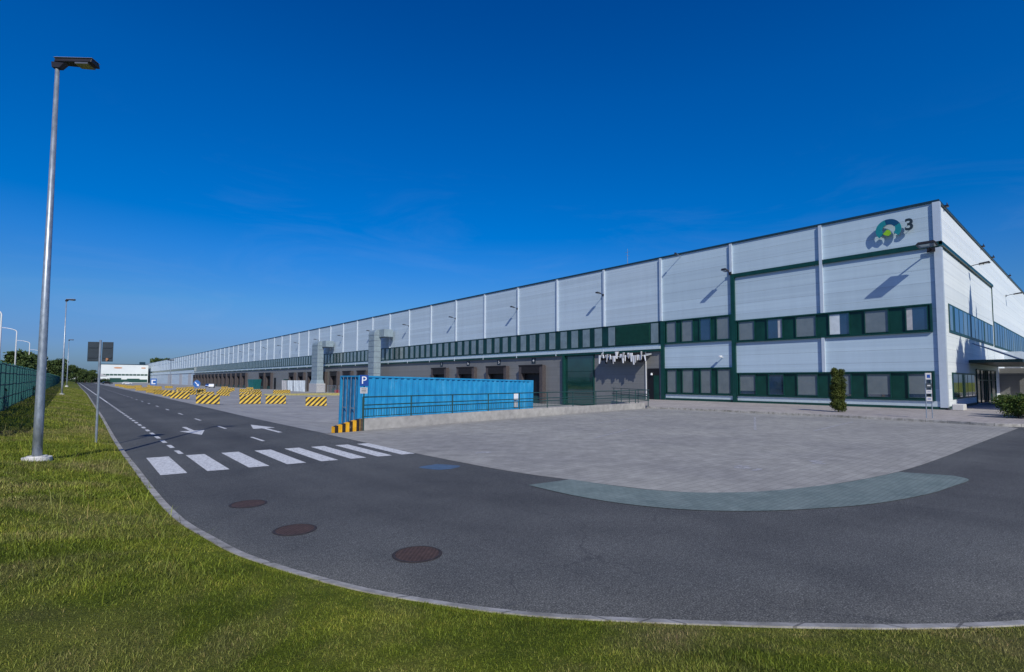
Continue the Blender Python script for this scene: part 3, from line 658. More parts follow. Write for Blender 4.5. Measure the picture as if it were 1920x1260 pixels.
# doors
mb = MB(); fb(mb, 44.45, 49.55, -.95, 5.84, .06); d_ = bpart(mb, 'gate_door', M_['glassg'])
mb = MB(); frame(mb, 44.35, 49.75, -.95, 5.85, .18, .16); mb.box(XF-.5, XF+.02, 49.6, 49.85, -.95, 5.85); bpart(mb, 'frame', M_['green'], d_)
mb = MB()
for z in (.6, 2.1, 3.6): fb(mb, 44.5, 49.5, z, z+.06, .09)
bpart(mb, 'door_rib', M_['green'], d_)
mb = MB(); fb(mb, 34.45, 36.1, .15, 3.85, .06); d_ = bpart(mb, 'door', M_['black'])
mb = MB(); fb(mb, 34.5, 35.2, .16, 3.0, .09); bpart(mb, 'door_leaf', M_['green2'], d_)
mb = MB(); mb.tube([(XF-.22, 35.4, 3.3), (XF-.22, 35.4, 3.05)], [.1, .14], 10); bpart(mb, 'door_lamp', M_['signwhite'], d_)
# dock shelters
def dock(yc, numb=None, zt=4.68, wd=5.2, deep=.75, open_=True):
    y0, y1 = yc-wd/2, yc+wd/2; zb = -1.0
    mb = MB(); mb.box(XF-deep+.04, XF, y0+.1, y1-.1, zt-.19, zt-.02); s = bpart(mb, 'dock_shelter', M_['shelter'])
    for ya, yb_ in ((y1-.62, y1), (y0, y0+.62)): mb = MB(); mb.box(XF-deep, XF, ya, yb_, zb, zt-.2); bpart(mb, 'side_panel', M_['shelter'], s)
    mb = MB(); mb.box(XF-deep-.02, XF, y0+.63, y1-.63, zt-1.25, zt-.21); mb.box(XF-deep-.05, XF-deep-.01, y0-.02, y1+.02, zt-.2, zt+.03); bpart(mb, 'head_curtain', M_['dark'], s)
    mb = MB(); fb(mb, y0+.6, y1-.6, zb, zt-1.2, .05); dd = bpart(mb, 'dock_door', M_['black'], s)
    mb = MB(); mb.box(XF-.35, XF-.06, y0+.7, y1-.7, -1.05, .08); bpart(mb, 'leveller', M_['rail'], s)
    if numb:
        mb = MB(); fb(mb, yc-.42, yc+.42, zt+.25, zt+1.05, .08); pl = bpart(mb, 'number_plate', M_['char'], s); numbers.append((yc, zt+.65, numb, pl))
    return s
numbers = []
for i, nb in ((5, '4'), (6, '5'), (7, '6'), (8, '7')): dock(Y0+i*P+4.4+(.6 if i == 5 else .3), nb)
for i in list(range(12, 19)): dock(Y0+i*P+4.4, None, 4.6)
for i in range(21, 23): dock(Y0+i*P+4.0, None, 4.8, 6.6)
for i in range(25, 39): dock(Y0+i*P+4.0, None, 5.0, 6.2)
mb = MB(); fb(mb, 185.2, 187.6, -1, 3, .06); bpart(mb, 'door', M_['black'])
mb = MB(); fb(mb, 172, 177, -1, 2.5, .06); bpart(mb, 'door', M_['glassg'])
mb = MB()
for y0, y1 in ((352, 362), (385, 396), (430, 450)): fb(mb, y0, y1, -1.4, 6, .07)
bpart(mb, 'far_gate', M_['plate'])
# downpipes
for yy in (36.25,):
    mb = MB(); mb.tube([(XF-.12, yy, .15), (XF-.12, yy, 5.9)], .055, 8); bpart(mb, 'downpipe', M_['signwhite'])
# side elevation
mb = MB(); sb(mb, 55.2, 80.6, 6.48, 8.9, .05); bpart(mb, 'window_band', M_['green'])
mb = MB(); sb(mb, 81.5, 200, 6.45, 9.5, .05); bpart(mb, 'window_band', M_['green'])
mb = MB(); sb(mb, 55.5, 67, .9, 3.15, .05); bpart(mb, 'window_band', M_['green'])
def swin(x0, x1, z0, z1, mat): mb = MB(); sb(mb, x0, x1, z0, z1, .075); return bpart(mb, 'window', mat)
for q in range(12): swin(55.4+q*2.1, 55.4+q*2.1+(1.75 if q % 4 else 1.1), 6.68, 8.75, M_['glass' if q % 3 else 'glassw'])
for q in range(30): swin(81.8+q*2.3, 81.8+q*2.3+1.8, 6.65, 9.3, M_['glass' if q % 4 else 'glassw'])
for q in range(5): swin(55.7+q*2.25, 55.7+q*2.25+1.95, 1.05, 3.0, M_['glass' if q != 1 else 'glassg'])
mb = MB(); sb(mb, 67.6, 81, .2, 3.6, .04); ent = bpart(mb, 'entrance_glazing', M_['glassg'])
mb = MB()
for x in (67.6, 70, 72.4, 73.6, 74.8, 77.4, 80.8): sb(mb, x-.05, x+.05, .2, 3.6, .1)
sb(mb, 67.6, 81, 2.5, 2.58, .1); sb(mb, 67.6, 81, 3.55, 3.65, .1); bpart(mb, 'frame', M_['green'], ent)
mb = MB(); mb.box(63.9, 84, Y0-3.6, Y0, 4.15, 4.42); cn = bpart(mb, 'entrance_canopy', M_['green'])
for x in (66, 71, 76, 81): mb = MB(); mb.tube([(x, Y0-3.3, 4.42), (x, Y0-.02, 6.1)], .05, 6); bpart(mb, 'tie_rod', M_['galv'], cn)
mb = MB()
for x in (74.5, 83.6): mb.box(x-.14, x+.14, Y0-3.4, Y0-3.12, .15, 4.15)
bpart(mb, 'canopy_post', M_['green'], cn)
mb = MB(); mb.box(84.6, 88.6, Y0-2.4, Y0, .1, 4.0); bpart(mb, 'porch_block', M_['grey'])
mb = MB(); mb.box(90, 130, Y0-1.5, Y0, .1, 4.6); an = bpart(mb, 'annex', M_['stone'])
mb = MB(); mb.box(89.9, 130.1, Y0-1.62, Y0, 4.6, 6.2); bpart(mb, 'annex_parapet', M_['trim'])
mb = MB(); mb.box(89.85, 130.1, Y0-1.66, Y0-.02, 4.35, 4.6); bpart(mb, 'annex_band', M_['green'])

# numbers on plates
def text_obj(txt, size, loc, rot, mat, parent=None, name='lettering', ext=.01, off_=0):
    cu = bpy.data.curves.new('t', 'FONT'); cu.body = txt; cu.size = size; cu.extrude = ext; cu.offset = off_; cu.align_x = 'CENTER'; cu.align_y = 'CENTER'
    to = bpy.data.objects.new('t', cu); C.objects.link(to); bpy.context.view_layer.update()
    me = bpy.data.meshes.new_from_object(to.evaluated_get(bpy.context.evaluated_depsgraph_get())); bpy.data.objects.remove(to)
    me.materials.clear(); me.materials.append(mat); o = bpy.data.objects.new(name, me); C.objects.link(o)
    o.rotation_euler = rot; o.location = loc
    if parent: o.parent = parent
    return o
RF = (math.radians(90), 0, math.radians(-90))       # facing -X
for yc, z, nb, pl in numbers: text_obj(nb, .75, (-.1, yc-Y0, z), RF, M_['signwhite'], pl, 'number')

# logo sign
LS_ = .88
L = empty('logo_sign', (XF-.45, 11.6, 15.3), 'round teal and navy emblem with lime leaf and dark figure 3 high on the wall', 'sign')
def arc(y0, z0, r0, r1, a0, a1, name, mat, n=16):
    mb = MB(); pts = [(0, y0-math.cos(t)*r1, z0+math.sin(t)*r1) for t in np.linspace(a0, a1, n)]+[(0, y0-math.cos(t)*r0, z0+math.sin(t)*r0) for t in np.linspace(a1, a0, n)]
    mb.prism(pts, (.12, 0, 0)); mb.build(name, mat, L)
D = math.radians
arc(0, 0, .52, 1.02, D(106), D(222), 'emblem_arc', M_['teal_logo']); arc(0, 0, .5, 1.02, D(28), D(105), 'emblem_arc', M_['navy']); arc(0, 0, .55, 1.02, D(-42), D(26), 'emblem_arc', M_['teal_logo'])
mb = MB(); mb.prism([(-.02, .45, -.35), (-.02, .1, .02), (-.02, -.12, -.1), (-.02, -.22, -.45), (-.02, -.02, -.62), (-.02, .25, -.52)], (.12, 0, 0)); mb.build('leaf', M_['lime'], L)
text_obj('3', 1.5, (.06, -1.62, .1), RF, M_['char'], L, 'figure', .06, .035)
mb = MB()
for y_, z_ in ((.85, 0), (-.85, 0), (0, .8), (-1.55, .3), (-1.55, -.3)): mb.tube([(.1, y_, z_), (.5, y_, z_)], .02, 6)
mb.build('stand_off', M_['galv'], L)

L.scale = (1, LS_, LS_)
# wall floodlights
def wl_proto(big=False):
    t = empty('wall_lamp', (0, 0, 0)); s = 1.25 if big else 1
    mb = MB(); mb.box(-.04, .0, -.12, .12, -.14, .14); mb.tube([(-.02, 0, 0), (-.35*s, 0, .1), (-.72*s, 0, .16)], .035, 8); mb.build('bracket', M_['lampdk'], t)
    mb = MB(); mb.hexa([(-.62*s, -.24*s, .06), (-1.35*s, -.24*s, .15), (-1.35*s, .24*s, .15), (-.62*s, .24*s, .06), (-.66*s, -.2*s, .2), (-1.3*s, -.18*s, .3), (-1.3*s, .18*s, .3), (-.66*s, .2*s, .2)]); mb.build('lamp_housing', M_['lampdk'], t, bevel=.02)
    mb = MB(); mb.hexa([(-.7*s, -.19*s, .045), (-1.28*s, -.19*s, .117), (-1.28*s, .19*s, .117), (-.7*s, .19*s, .045), (-.7*s, -.19*s, .08), (-1.28*s, -.19*s, .15), (-1.28*s, .19*s, .15), (-.7*s, .19*s, .08)]); mb.build('lens', M_['lampgl'], t)
    return t
pb = wl_proto(True); pb.location = (XF-.2, 8.85, 13.05); pb.scale = (1.15, 2.2, 1.3); tag(pb, 'large dark floodlight on the corner column below the emblem', 'wall lamp')
p0 = wl_proto(); first = True
names = ['dark wall lamp at the top of the tall green post', 'dark wall lamp above the green louvre panel, nearest on the ribbed wall', 'dark wall lamp above the first dock on the ribbed wall', 'third dark wall lamp from the green post', 'fourth dark wall lamp from the green post', 'dark wall lamp just right of the taller duct']
spots = [(Y0+2*P, 13.75)]+[(Y0+(4+2*q)*P, 13.6) for q in range(33)]
for q, (y_, z_) in enumerate(spots):
    t = p0 if q == 0 else copy_tree(p0); t.location = (XF-.2 if q else XF-.24, y_+.05, z_); t.scale = (1, 1, 1) if q else (1.1, 1.2, 1.2)
    tag(t, names[q] if q < len(names) else ordn(q-1)+' dark wall lamp along the long ribbed wall, counted from the louvre panel', 'wall lamp', 'lamps along the long wall')
for q, (x_, z_) in enumerate(((66, 13.6), (94.5, 13.9), (124, 14), (155, 14))):
    t = copy_tree(p0); t.location = (x_, Y0-.05, z_); t.rotation_euler = (0, 0, math.radians(90)); t.scale = (1.15, 1.3, 1.0)
    tag(t, ['dark wall lamp beside the green band on the bright side wall', 'second dark wall lamp on the bright side wall', 'far dark wall lamp on the side wall', 'farthest dark wall lamp on the side wall'][q], 'wall lamp', 'lamps on the side wall')
t = empty('camera_bracket', (XF-.05, 31.4, H-.25), 'small camera on a thin arm under the roof edge', 'camera'); mb = MB(); mb.tube([(0, 0, 0), (-1.0, 0, .12)], .035, 6); mb.build('arm', M_['galv'], t)
mb = MB(); mb.box(-1.25, -.95, -.08, .08, .03, .2); mb.build('camera_body', M_['lampdk'], t, bevel=.02)
t = empty('security_camera', (XF-.06, 26.6, 4.9), 'small white security camera above the lower office windows', 'camera'); mb = MB(); mb.tube([(0, 0, 0), (-.3, 0, 0)], .04, 8); mb.build('arm', M_['signwhite'], t)
mb = MB(); mb.box(-.75, -.3, -.1, .1, -.03, .17); mb.build('camera_body', M_['signwhite'], t, bevel=.03)
# roof edge fixtures on the side
for q, x_ in enumerate((55, 74.5, 82, 98)):
    t = empty('roof_fixture', (x_, Y0-.15, H+.05), ['small dark bracket on the roof edge by the corner', 'second small dark bracket on the side roof edge', 'third small dark bracket on the side roof edge', 'fourth small dark bracket on the side roof edge'][q], 'bracket', 'brackets on the side roof edge'); mb = MB(); mb.box(-.2, .2, -.2, .1, -.05, .1); mb.build('mount_plate', M_['lampdk'], t)
    mb = MB(); mb.tube([(0, -.1, .1), (0, -.1, .3)], .04, 6); mb.build('peg', M_['lampdk'], t)
# mast on roof
t = empty('roof_mast', (XF+8, 44.8, H), 'thin lattice mast rising behind the roof edge', 'mast'); mb = MB(); mb.tube([(0, 0, 0), (0, 0, 4.6)], [.06, .02], 6); mb.build('pole', M_['galv'], t)
mb = MB(); mb.tube([(-.4, 0, 3.6), (.4, 0, 3.6)], .02, 5); mb.tube([(0, -.4, 4.1), (0, .4, 4.1)], .02, 5); mb.build('crossbar', M_['galv'], t)

# awning above the small door/wall
A = empty('wall_awning', (XF, 38.9, 5.45), 'white scalloped awning with dark gaps projecting from the grey wall', 'awning')
mb = MB(); mb.hexa([(-1.35, -3.5, -.15), (0, -3.5, .1), (0, 3.5, .1), (-1.35, 3.5, -.15), (-1.35, -3.5, -.02), (0, -3.5, .28), (0, 3.5, .28), (-1.35, 3.5, -.02)]); mb.build('canopy_sheet', M_['awn'], A)
ra = random.Random(4)
for q in range(24):
    y_ = -3.35+q*.29+ra.uniform(-.08, .08); top = ra.uniform(-.1, .55); bot = top-ra.uniform(.45, 1.15); w_ = ra.uniform(.07, .2); sk = ra.uniform(-.18, .18); xo = -1.45+ra.uniform(-.12, .1)
    mb = MB(); mb.hexa([(xo-.05, y_-w_*.5+sk, bot), (xo+.05, y_-w_*.5+sk, bot), (xo+.05, y_+w_*.5+sk, bot), (xo-.05, y_+w_*.5+sk, bot), (xo-.07, y_-w_, top), (xo+.05, y_-w_, top), (xo+.05, y_+w_, top), (xo-.07, y_+w_, top)])
    mb.build('hanging_flap', M_['signwhite' if q % 3 != 1 else 'plate'], A, bevel=.03)
mb = MB()
for q in range(20): y_ = -3.2+q*.335; z0_ = -.75+ra.uniform(-.2, .25); mb.box(-1.32, -1.2, y_-.13, y_+.13, z0_, .3)
mb.build('dark_panel', M_['dark'], A)

# ------------------------------------------------------------ ducts
def duct(x0, x1, y0, y1, zt, zb, ylink, label):
    t = empty('ventilation_duct', (x0, y0, zb), label, 'duct', 'sheet metal ducts standing at the long wall'); W, Dp, h = x1-x0, y1-y0, zt-zb
    mb = MB(); mb.box(0, W, 0, Dp, 3.4, h-1.1); mb.build('riser', M_['duct'], t, bevel=.03)
    mb = MB(); mb.hexa([(-.35, -.7, 2.3), (W+.1, -.7, 2.3), (W+.1, Dp+.3, 2.3), (-.35, Dp+.3, 2.3), (0, 0, 3.4), (W, 0, 3.4), (W, Dp, 3.4), (0, Dp, 3.4)]); mb.build('transition', M_['duct'], t)
    mb = MB(); mb.box(-.5, W+.3, -1.0, Dp+.4, 0, 2.3); mb.build('fan_box', M_['plate'], t, bevel=.04)
    # elbow towards the wall and along it
    mb = MB(); pr = [(0, 0, h-1.1), (.12, 0, h-.55), (.5, 0, h-.15), (1.0, 0, h), (W+1.3, 0, h), (W+1.3, 0, h-1.7), (W, 0, h-1.7), (W, 0, h-1.1)]
    mb.prism(pr, (0, Dp, 0)); mb.build('elbow', M_['duct'], t, bevel=.02)
    mb = MB(); mb.box(W-.5, W+1.6, ylink-y0, -.003, h-1.7, h-.1); mb.build('outlet', M_['duct'], t, bevel=.03)
    mb = MB()
    for q in range(9):
        z_ = 3.5+q*(h-4.8)/8
        for bx_ in ((-.05, W+.05, -.05, -.001), (-.05, W+.05, Dp+.001, Dp+.05), (-.05, -.001, 0, Dp), (W+.001, W+.05, 0, Dp)): mb.box(bx_[0], bx_[1], bx_[2], bx_[3], z_, z_+.07)
    mb.build('flange', M_['galv'], t)
duct(48.9, 50.5, 102.6, 105.4, 13.35, -.95, 100.2, 'taller sheet metal duct rising behind the blue container')
duct(48.9, 50.5, 136.2, 140.4, 12.75, -.95, 133.4, 'farther sheet metal duct standing beside white sheeting')

# ------------------------------------------------------------ container
ct = empty('shipping_container', (11.9, 26.9, yz(12.1)), 'long pale blue corrugated shipping container behind the concrete wall', 'container', rz=0)
ct.rotation_euler = (0, math.atan(.0185), 0)
CL, CW, CH = 13.2, 2.6, 2.9
def corr(p0, dirv, nrm, length, z0, z1, pitch=.4, dep=.06):
    """corrugated sheet along dirv"""
    pts = []; s = 0
    while s < length-pitch:
        for a_, b_ in ((0, 0), (.28, 0), (.42, 1), (.78, 1), (.92, 0)): pts.append((s+a_*pitch, b_*dep))
        s += pitch
    pts.append((length, 0)); p0 = Vector(p0); dirv = Vector(dirv); nrm = Vector(nrm)
    vs = []; 
    for z in (z0, z1):
        for s_, d_ in pts: vs.append(p0+dirv*s_-nrm*d_+Vector((0, 0, z)))
    n = len(pts); return vs, [(i, i+1, n+i+1, n+i) for i in range(n-1)]
mb = MB()
for p0_, dv, nr, ln_ in (((.08, .03, 0), (1, 0, 0), (0, -1, 0), CL-.16), ((.08, CW-.03, 0), (1, 0, 0), (0, 1, 0), CL-.16), ((CL-.03, .08, 0), (0, 1, 0), (1, 0, 0), CW-.16)):
    vs, fs = corr(p0_, dv, nr, ln_, .15, CH-.1); mb.add(vs, fs)
mb.build('corrugated_side', M_['cont'], ct)
mb = MB()
for x in (0, CL-.12):
    for yq in (0, CW-.12): mb.box(x, x+.12, yq, yq+.12, 0, CH)
for z in (0, CH-.1):
    for yq in (.006, CW-.106): mb.box(.121, CL-.121, yq, yq+.1, z, z+(.16 if z == 0 else .094))
    for x in (.006, CL-.106): mb.box(x, x+.1, .121, CW-.121, z, z+(.16 if z == 0 else .094))
mb.build('frame', M_['cont'], ct)
mb = MB(); mb.box(.1, CL-.1, .1, CW-.1, CH-.06, CH-.02); mb.build('roof', M_['cont'], ct)
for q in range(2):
    mb = MB(); y0_ = .13+q*1.09; vs, fs = corr((.05, y0_, 0), (0, 1, 0), (-1, 0, 0), 1.08, .18, CH-.12, .36, .06); mb.add(vs, fs); dr = mb.build('door', M_['cont_shaded'], ct)  # door end in a deeper blue: the shade on this face is painted in
    mb = MB()
    for yq in (.25, .8): mb.tube([(-.03, y0_+yq, .1), (-.03, y0_+yq, CH-.08)], .02, 6)
    mb.box(-.05, -.02, y0_+.3, y0_+.75, 1.05, 1.1); mb.build('locking_bar', M_['galv'], dr)
mb = MB(); mb.box(11.35, 11.75, -.012, -.004, 1.5, 1.95); mb.build('label_sticker', M_['signwhite'], ct)
mb = MB(); mb.box(11.38, 11.72, -.012, -.004, 1.0, 1.4); mb.build('label_sticker', M_['plate'], ct)

# ------------------------------------------------------------ retaining wall with striped end, railing
rw = empty('retaining_wall', (8.93, 22.52, 0), 'low pale concrete wall with yellow and black striped end edging the lot', 'wall')
def seg(mb, p, q, z0a, z0b, h0, h1, th=.28):
    d = Vector((q[0]-p[0], q[1]-p[1])).normalized(); nn = Vector((-d.y, d.x))*th
    a_ = [(p[0]-8.93, p[1]-22.52), (q[0]-8.93, q[1]-22.52)]
    mb.hexa([(a_[0][0], a_[0][1], z0a), (a_[1][0], a_[1][1], z0b), (a_[1][0]+nn.x, a_[1][1]+nn.y, z0b), (a_[0][0]+nn.x, a_[0][1]+nn.y, z0a),
             (a_[0][0], a_[0][1], h0), (a_[1][0], a_[1][1], h1), (a_[1][0]+nn.x, a_[1][1]+nn.y, h1), (a_[0][0]+nn.x, a_[0][1]+nn.y, h0)])
mb = MB(); seg(mb, WL[0], (10.2, 22.72), -.1, -.1, .27, .54); mb.build('striped_end', M_['ystripe'], rw)
mb = MB(); seg(mb, (10.2, 22.72), (10.34, 22.74), -.1, -.1, .55, .55, .3); mb.build('end_block', M_['bark'], rw)
hs_ = [.55, .54, .53, .5, .48]; W5 = [(10.34, 22.74)]+WL[2:]
for i in range(len(W5)-1):
    mb = MB(); seg(mb, W5[i], W5[i+1], -.8 if i else -.2, -.8, hs_[i], hs_[i+1]); mb.build('wall_section', M_['wall'], rw)
rl = empty('railing', (10.3, 22.86, .55), 'dark green steel railing with balusters on top of the low wall', 'railing')
path = [(10.4, 22.9)]+[(x, yv+.14) for x, yv in WL[2:]]+[(38.4, 26.2), (41.5, 30.3), (45.9, 36.2)]
def along(path, step):
    out = []; acc = 0
    for i in range(len(path)-1):
        a_, b_ = Vector(path[i]), Vector(path[i+1]); L_ = (b_-a_).length; s = acc
        while s < L_: out.append(tuple(a_+(b_-a_)*s/L_)); s += step
        acc = s-L_
    return out
ps = along(path, 2.85)
loc = lambda p, z: (p[0]-10.3, p[1]-22.86, z-.55)
wall_h = lambda x: .55-(x-10)*.0026 if x < 37.3 else .15
for p in ps:
    mb = MB(); mb.tube([loc(p, wall_h(p[0])-.05), loc(p, 1.56)], .034, 8); mb.build('post', M_['rail'], rl)
for nm, zz, rd in (('top_rail', 1.56, .03), ('mid_rail', 1.18, .028), ('mid_rail', 1.0, .028), ('low_rail', .64, .02)):
    mb = MB(); mb.tube([loc(p, zz if zz > .7 else zz) for p in path], rd, 6); mb.build(nm, M_['rail'], rl)
mb = MB(); bs = along(path, .15)
for p in bs: mb.tube([loc(p, .62), loc(p, 1.0)], .013, 4, cap=False)
o = mb.build('baluster', M_['rail'], rl); tag(o, kind='stuff')
# P sign
t = empty('parking_sign', (10.33, 22.66, 0), 'blue parking sign with white letter P and small plate, at the striped wall end', 'sign', rz=math.radians(-32))
mb = MB(); mb.tube([(0, .05, 0), (0, .05, 2.62)], .03, 8); mb.build('pole', M_['rail'], t)
mb = MB(); mb.box(-.2, .2, -.02, 0, 2.08, 2.6); bo = mb.build('board', M_['blue'], t, bevel=.004)
mb = MB(); mb.box(-.165, .165, -.018, .001, 1.74, 2.02); mb.build('plate', M_['plate'], t)
text_obj('P', .5, (0, -.025, 2.34), (math.radians(90), 0, 0), M_['signwhite'], t, 'letter', .002)
mb = MB()
for q in range(3): mb.box(-.11, .11, -.021, -.0185, 1.8+q*.07, 1.825+q*.07)
mb.build('lettering', M_['char'], t)

# ------------------------------------------------------------ street lamps
def lamp(h, head=.93, tilt=-.5):
    t = empty('street_lamp', (0, 0, 0)); mb = MB(); mb.tube([(0, 0, .02), (0, 0, 1.1), (0, 0, 3.2), (0, 0, h)], [.1, .094, .085, .045], 20); mb.build('pole', M_['galv'], t, True)
    mb = MB(); mb.tube([(0, 0, -.25), (0, 0, .08)], [.31, .29], 20); mb.tube([(0, 0, .08), (0, 0, .11)], [.2, .2], 16); mb.build('base', M_['stone'], t)
    mb = MB(); a_ = math.radians(tilt); mb.hexa([(-.03, -.1, h-.06), (head, -.17, h-.06+head*math.sin(a_)), (head, .17, h-.06+head*math.sin(a_)), (-.03, .1, h-.06), (-.02, -.08, h+.04), (head, -.13, h+.05+head*math.sin(a_)), (head, .13, h+.05+head*math.sin(a_)), (-.02, .08, h+.04)]); hd = mb.build('lamp_head', M_['lampdk'], t, bevel=.02)
    mb = MB(); mb.hexa([(-.04, -.11, h+.045), (head+.01, -.15, h+.055+head*math.sin(a_)), (head+.01, .15, h+.055+head*math.sin(a_)), (-.04, .11, h+.045), (-.03, -.06, h+.085), (head-.03, -.1, h+.09+head*math.sin(a_)), (head-.03, .1, h+.09+head*math.sin(a_)), (-.03, .06, h+.085)]); mb.build('top_cover', M_['lampcap'], hd)
    mb = MB(); mb.hexa([(.5, -.12, h-.1+.5*math.sin(a_)), (head-.1, -.14, h-.1+head*math.sin(a_)), (head-.1, .14, h-.1+head*math.sin(a_)), (.5, .12, h-.1+.5*math.sin(a_)), (.5, -.12, h-.06+.5*math.sin(a_)), (head-.1, -.14, h-.055+head*math.sin(a_)), (head-.1, .14, h-.055+head*math.sin(a_)), (.5, .12, h-.06+.5*math.sin(a_))]); mb.build('lens', M_['lampgl'], hd)
    mb = MB(); mb.hexa([(-.09, -.07, h-.2), (.09, -.07, h-.2), (.09, .07, h-.2), (-.09, .07, h-.2), (-.1, -.08, h-.06), (.22, -.08, h-.06), (.22, .08, h-.06), (-.1, .08, h-.06)]); mb.build('collar', M_['lampdk'], hd)
    return t
LX, LY = -.62, 17.45; LZ = float(vz(LX, LY)[0])
l1 = lamp(10.63-LZ); l1.location = (LX, LY, LZ); l1.rotation_euler = (0, 0, math.radians(-36)); tag(l1, 'tall galvanised street lamp in the foreground grass on a concrete base', 'street lamp', 'street lamps on the verge')
lz = float(vz(-.95, 78)[0]); l2 = copy_tree(l1); l2.location = (-.98, 79, lz); l2.scale = (1, 1, 1.08); tag(l2, 'second street lamp farther up the verge beyond the road sign', 'street lamp', 'street lamps on the verge')
l3 = copy_tree(l1); l3.location = (-1.1, 150, .8); tag(l3, 'distant street lamp far up the verge', 'street lamp', 'street lamps on the verge')
for q, (x_, y_, h_) in enumerate(((-7, 88, 10.6), (-7.6, 120, 10.6), (-7.8, 158, 10.6), (-7.8, 205, 10.6), (-7.8, 260, 10.6))):
    t = empty('street_lamp', (x_, y_, 0), ['white curved lamp post behind the fence at the left edge', 'second white curved lamp post behind the fence', 'third white curved lamp post behind the fence', 'distant white curved lamp post behind the fence', 'farthest white curved lamp post behind the fence'][q], 'street lamp', 'white lamp posts beyond the fence')
    mb = MB(); mb.tube([(0, 0, 0), (0, 0, h_-.3), (-.12, 0, h_-.05), (-.5, 0, h_+.12), (-1.3, 0, h_+.3)], [.13, .08, .07, .06, .05], 8); mb.build('pole', M_['signwhite'], t, True)
    mb = MB(); mb.hexa([(-2.3, -.16, h_+.3), (-1.25, -.12, h_+.2), (-1.25, .12, h_+.2), (-2.3, .16, h_+.3), (-2.2, -.1, h_+.42), (-1.25, -.08, h_+.36), (-1.25, .08, h_+.36), (-2.2, .1, h_+.42)]); mb.build('lamp_head', M_['lampcap'], t)
# yard lamp (thin, in the yard far)
t = empty('yard_lamp', (31, 258, -.6), 'pale lamp post standing in front of the distant docks', 'lamp post'); mb = MB(); mb.tube([(0, 0, 0), (0, 0, 11)], [.18, .1], 8); mb.build('pole', M_['galv'], t)
mb = MB(); mb.box(-1.2, 1.2, -.3, .3, 10.9, 11.3); mb.build('lamp_head', M_['lampdk'], t)

# ------------------------------------------------------------ signs
sx, sy = .66, 22.6; sz = float(vz(sx, sy)[0])
t = empty('road_sign', (sx, sy, sz), 'pair of dark grey sign boards seen from behind on a thin pole', 'sign', rz=math.radians(-28))
mb = MB(); mb.tube([(0, 0, -.2), (0, 0, 3.72-sz)], .036, 10); mb.build('pole', M_['galv'], t)
for q, (a0, a1) in enumerate(((-.40, -.06), (.035, .37))):
    mb = MB(); mb.box(a0, a1, .04, .06, 2.98-sz, 3.66-sz); bo = mb.build('sign_board', M_['signback'], t, bevel=.01)
    for zr in (3.1, 3.45): mb = MB(); mb.box(a0+.03, a1-.03, .022, .04, zr-sz, zr+.04-sz); mb.build('rail', M_['signback'], bo)
mb = MB(); mb.tube([(.22, .035, 3.06-sz), (.22, .0, 3.06-sz)], .035, 8); mb.box(.17, .22, .02, .035, 2.99-sz, 3.1-sz); mb.build('rust_spot', M_['rust'], bo)
# round blue keep-side sign and square blue sign in the yard
t = empty('round_sign', (16.6, 105, yz(16.6)), 'round blue sign with a white arrow standing among the striped barriers', 'sign', rz=math.radians(-15)); t.scale = (.78, .78, .92)
mb = MB(); mb.tube([(0, 0, 0), (0, 0, 3.0)], .05, 8); mb.build('pole', M_['galv'], t)
mb = MB(); mb.prism([(.7*math.cos(a_), -.08, 2.1+.7*math.sin(a_)) for a_ in np.linspace(0, 6.283, 28)[:-1]], (0, .04, 0)); mb.build('disc', M_['bluel'], t)
mb = MB(); mb.prism([(.42, -.1, 1.65), (-.05, -.1, 1.72), (.1, -.1, 1.87), (-.42, -.1, 2.4), (-.3, -.1, 2.52), (.22, -.1, 1.99), (.36, -.1, 2.13)], (0, .018, 0)); mb.build('arrow', M_['signwhite'], t)
t = empty('square_sign', (14.2, 145, yz(14.2)), 'square blue sign with white symbol in front of the distant white wall', 'sign', rz=math.radians(-10)); t.scale = (.68, .68, .95)
mb = MB(); mb.tube([(0, 0, 0), (0, 0, 2.8)], .06, 8); mb.build('pole', M_['galv'], t)
mb = MB(); mb.box(-.9, .9, -.08, -.03, 1.3, 3.0); mb.build('board', M_['bluel'], t)
mb = MB(); mb.box(-.6, .6, -.1, -.082, 2.45, 2.7); mb.box(-.6, -.2, -.1, -.082, 1.9, 2.45); mb.box(-.6, .55, -.1, -.082, 1.62, 1.85); mb.build('symbol', M_['signwhite'], t)
# info stand right
t = empty('info_sign', (39.4, 7.05, .15), 'slim notice stand on two posts with small pale plates, at the lot kerb', 'sign', rz=math.radians(-50))
for x in (-.16, .16):
    mb = MB(); mb.tube([(x, 0, 0), (x, 0, 2.75)], .028, 8); mb.build('post', M_['galv'], t)
for z0, z1, m in ((2.35, 2.75, 'plate'), (1.85, 2.12, 'signback'), (1.5, 1.72, 'plate'), (1.05, 1.3, 'plate')):
    mb = MB(); mb.box(-.16, .16, -.045, -.03, z0, z1); p_ = mb.build('plate', M_[m], t)
    mb = MB(); mb.box(-.09, .09, -.052, -.046, z0+.1, z1-.1); mb.build('symbol', M_['blue' if m == 'plate' else 'plate'], p_)

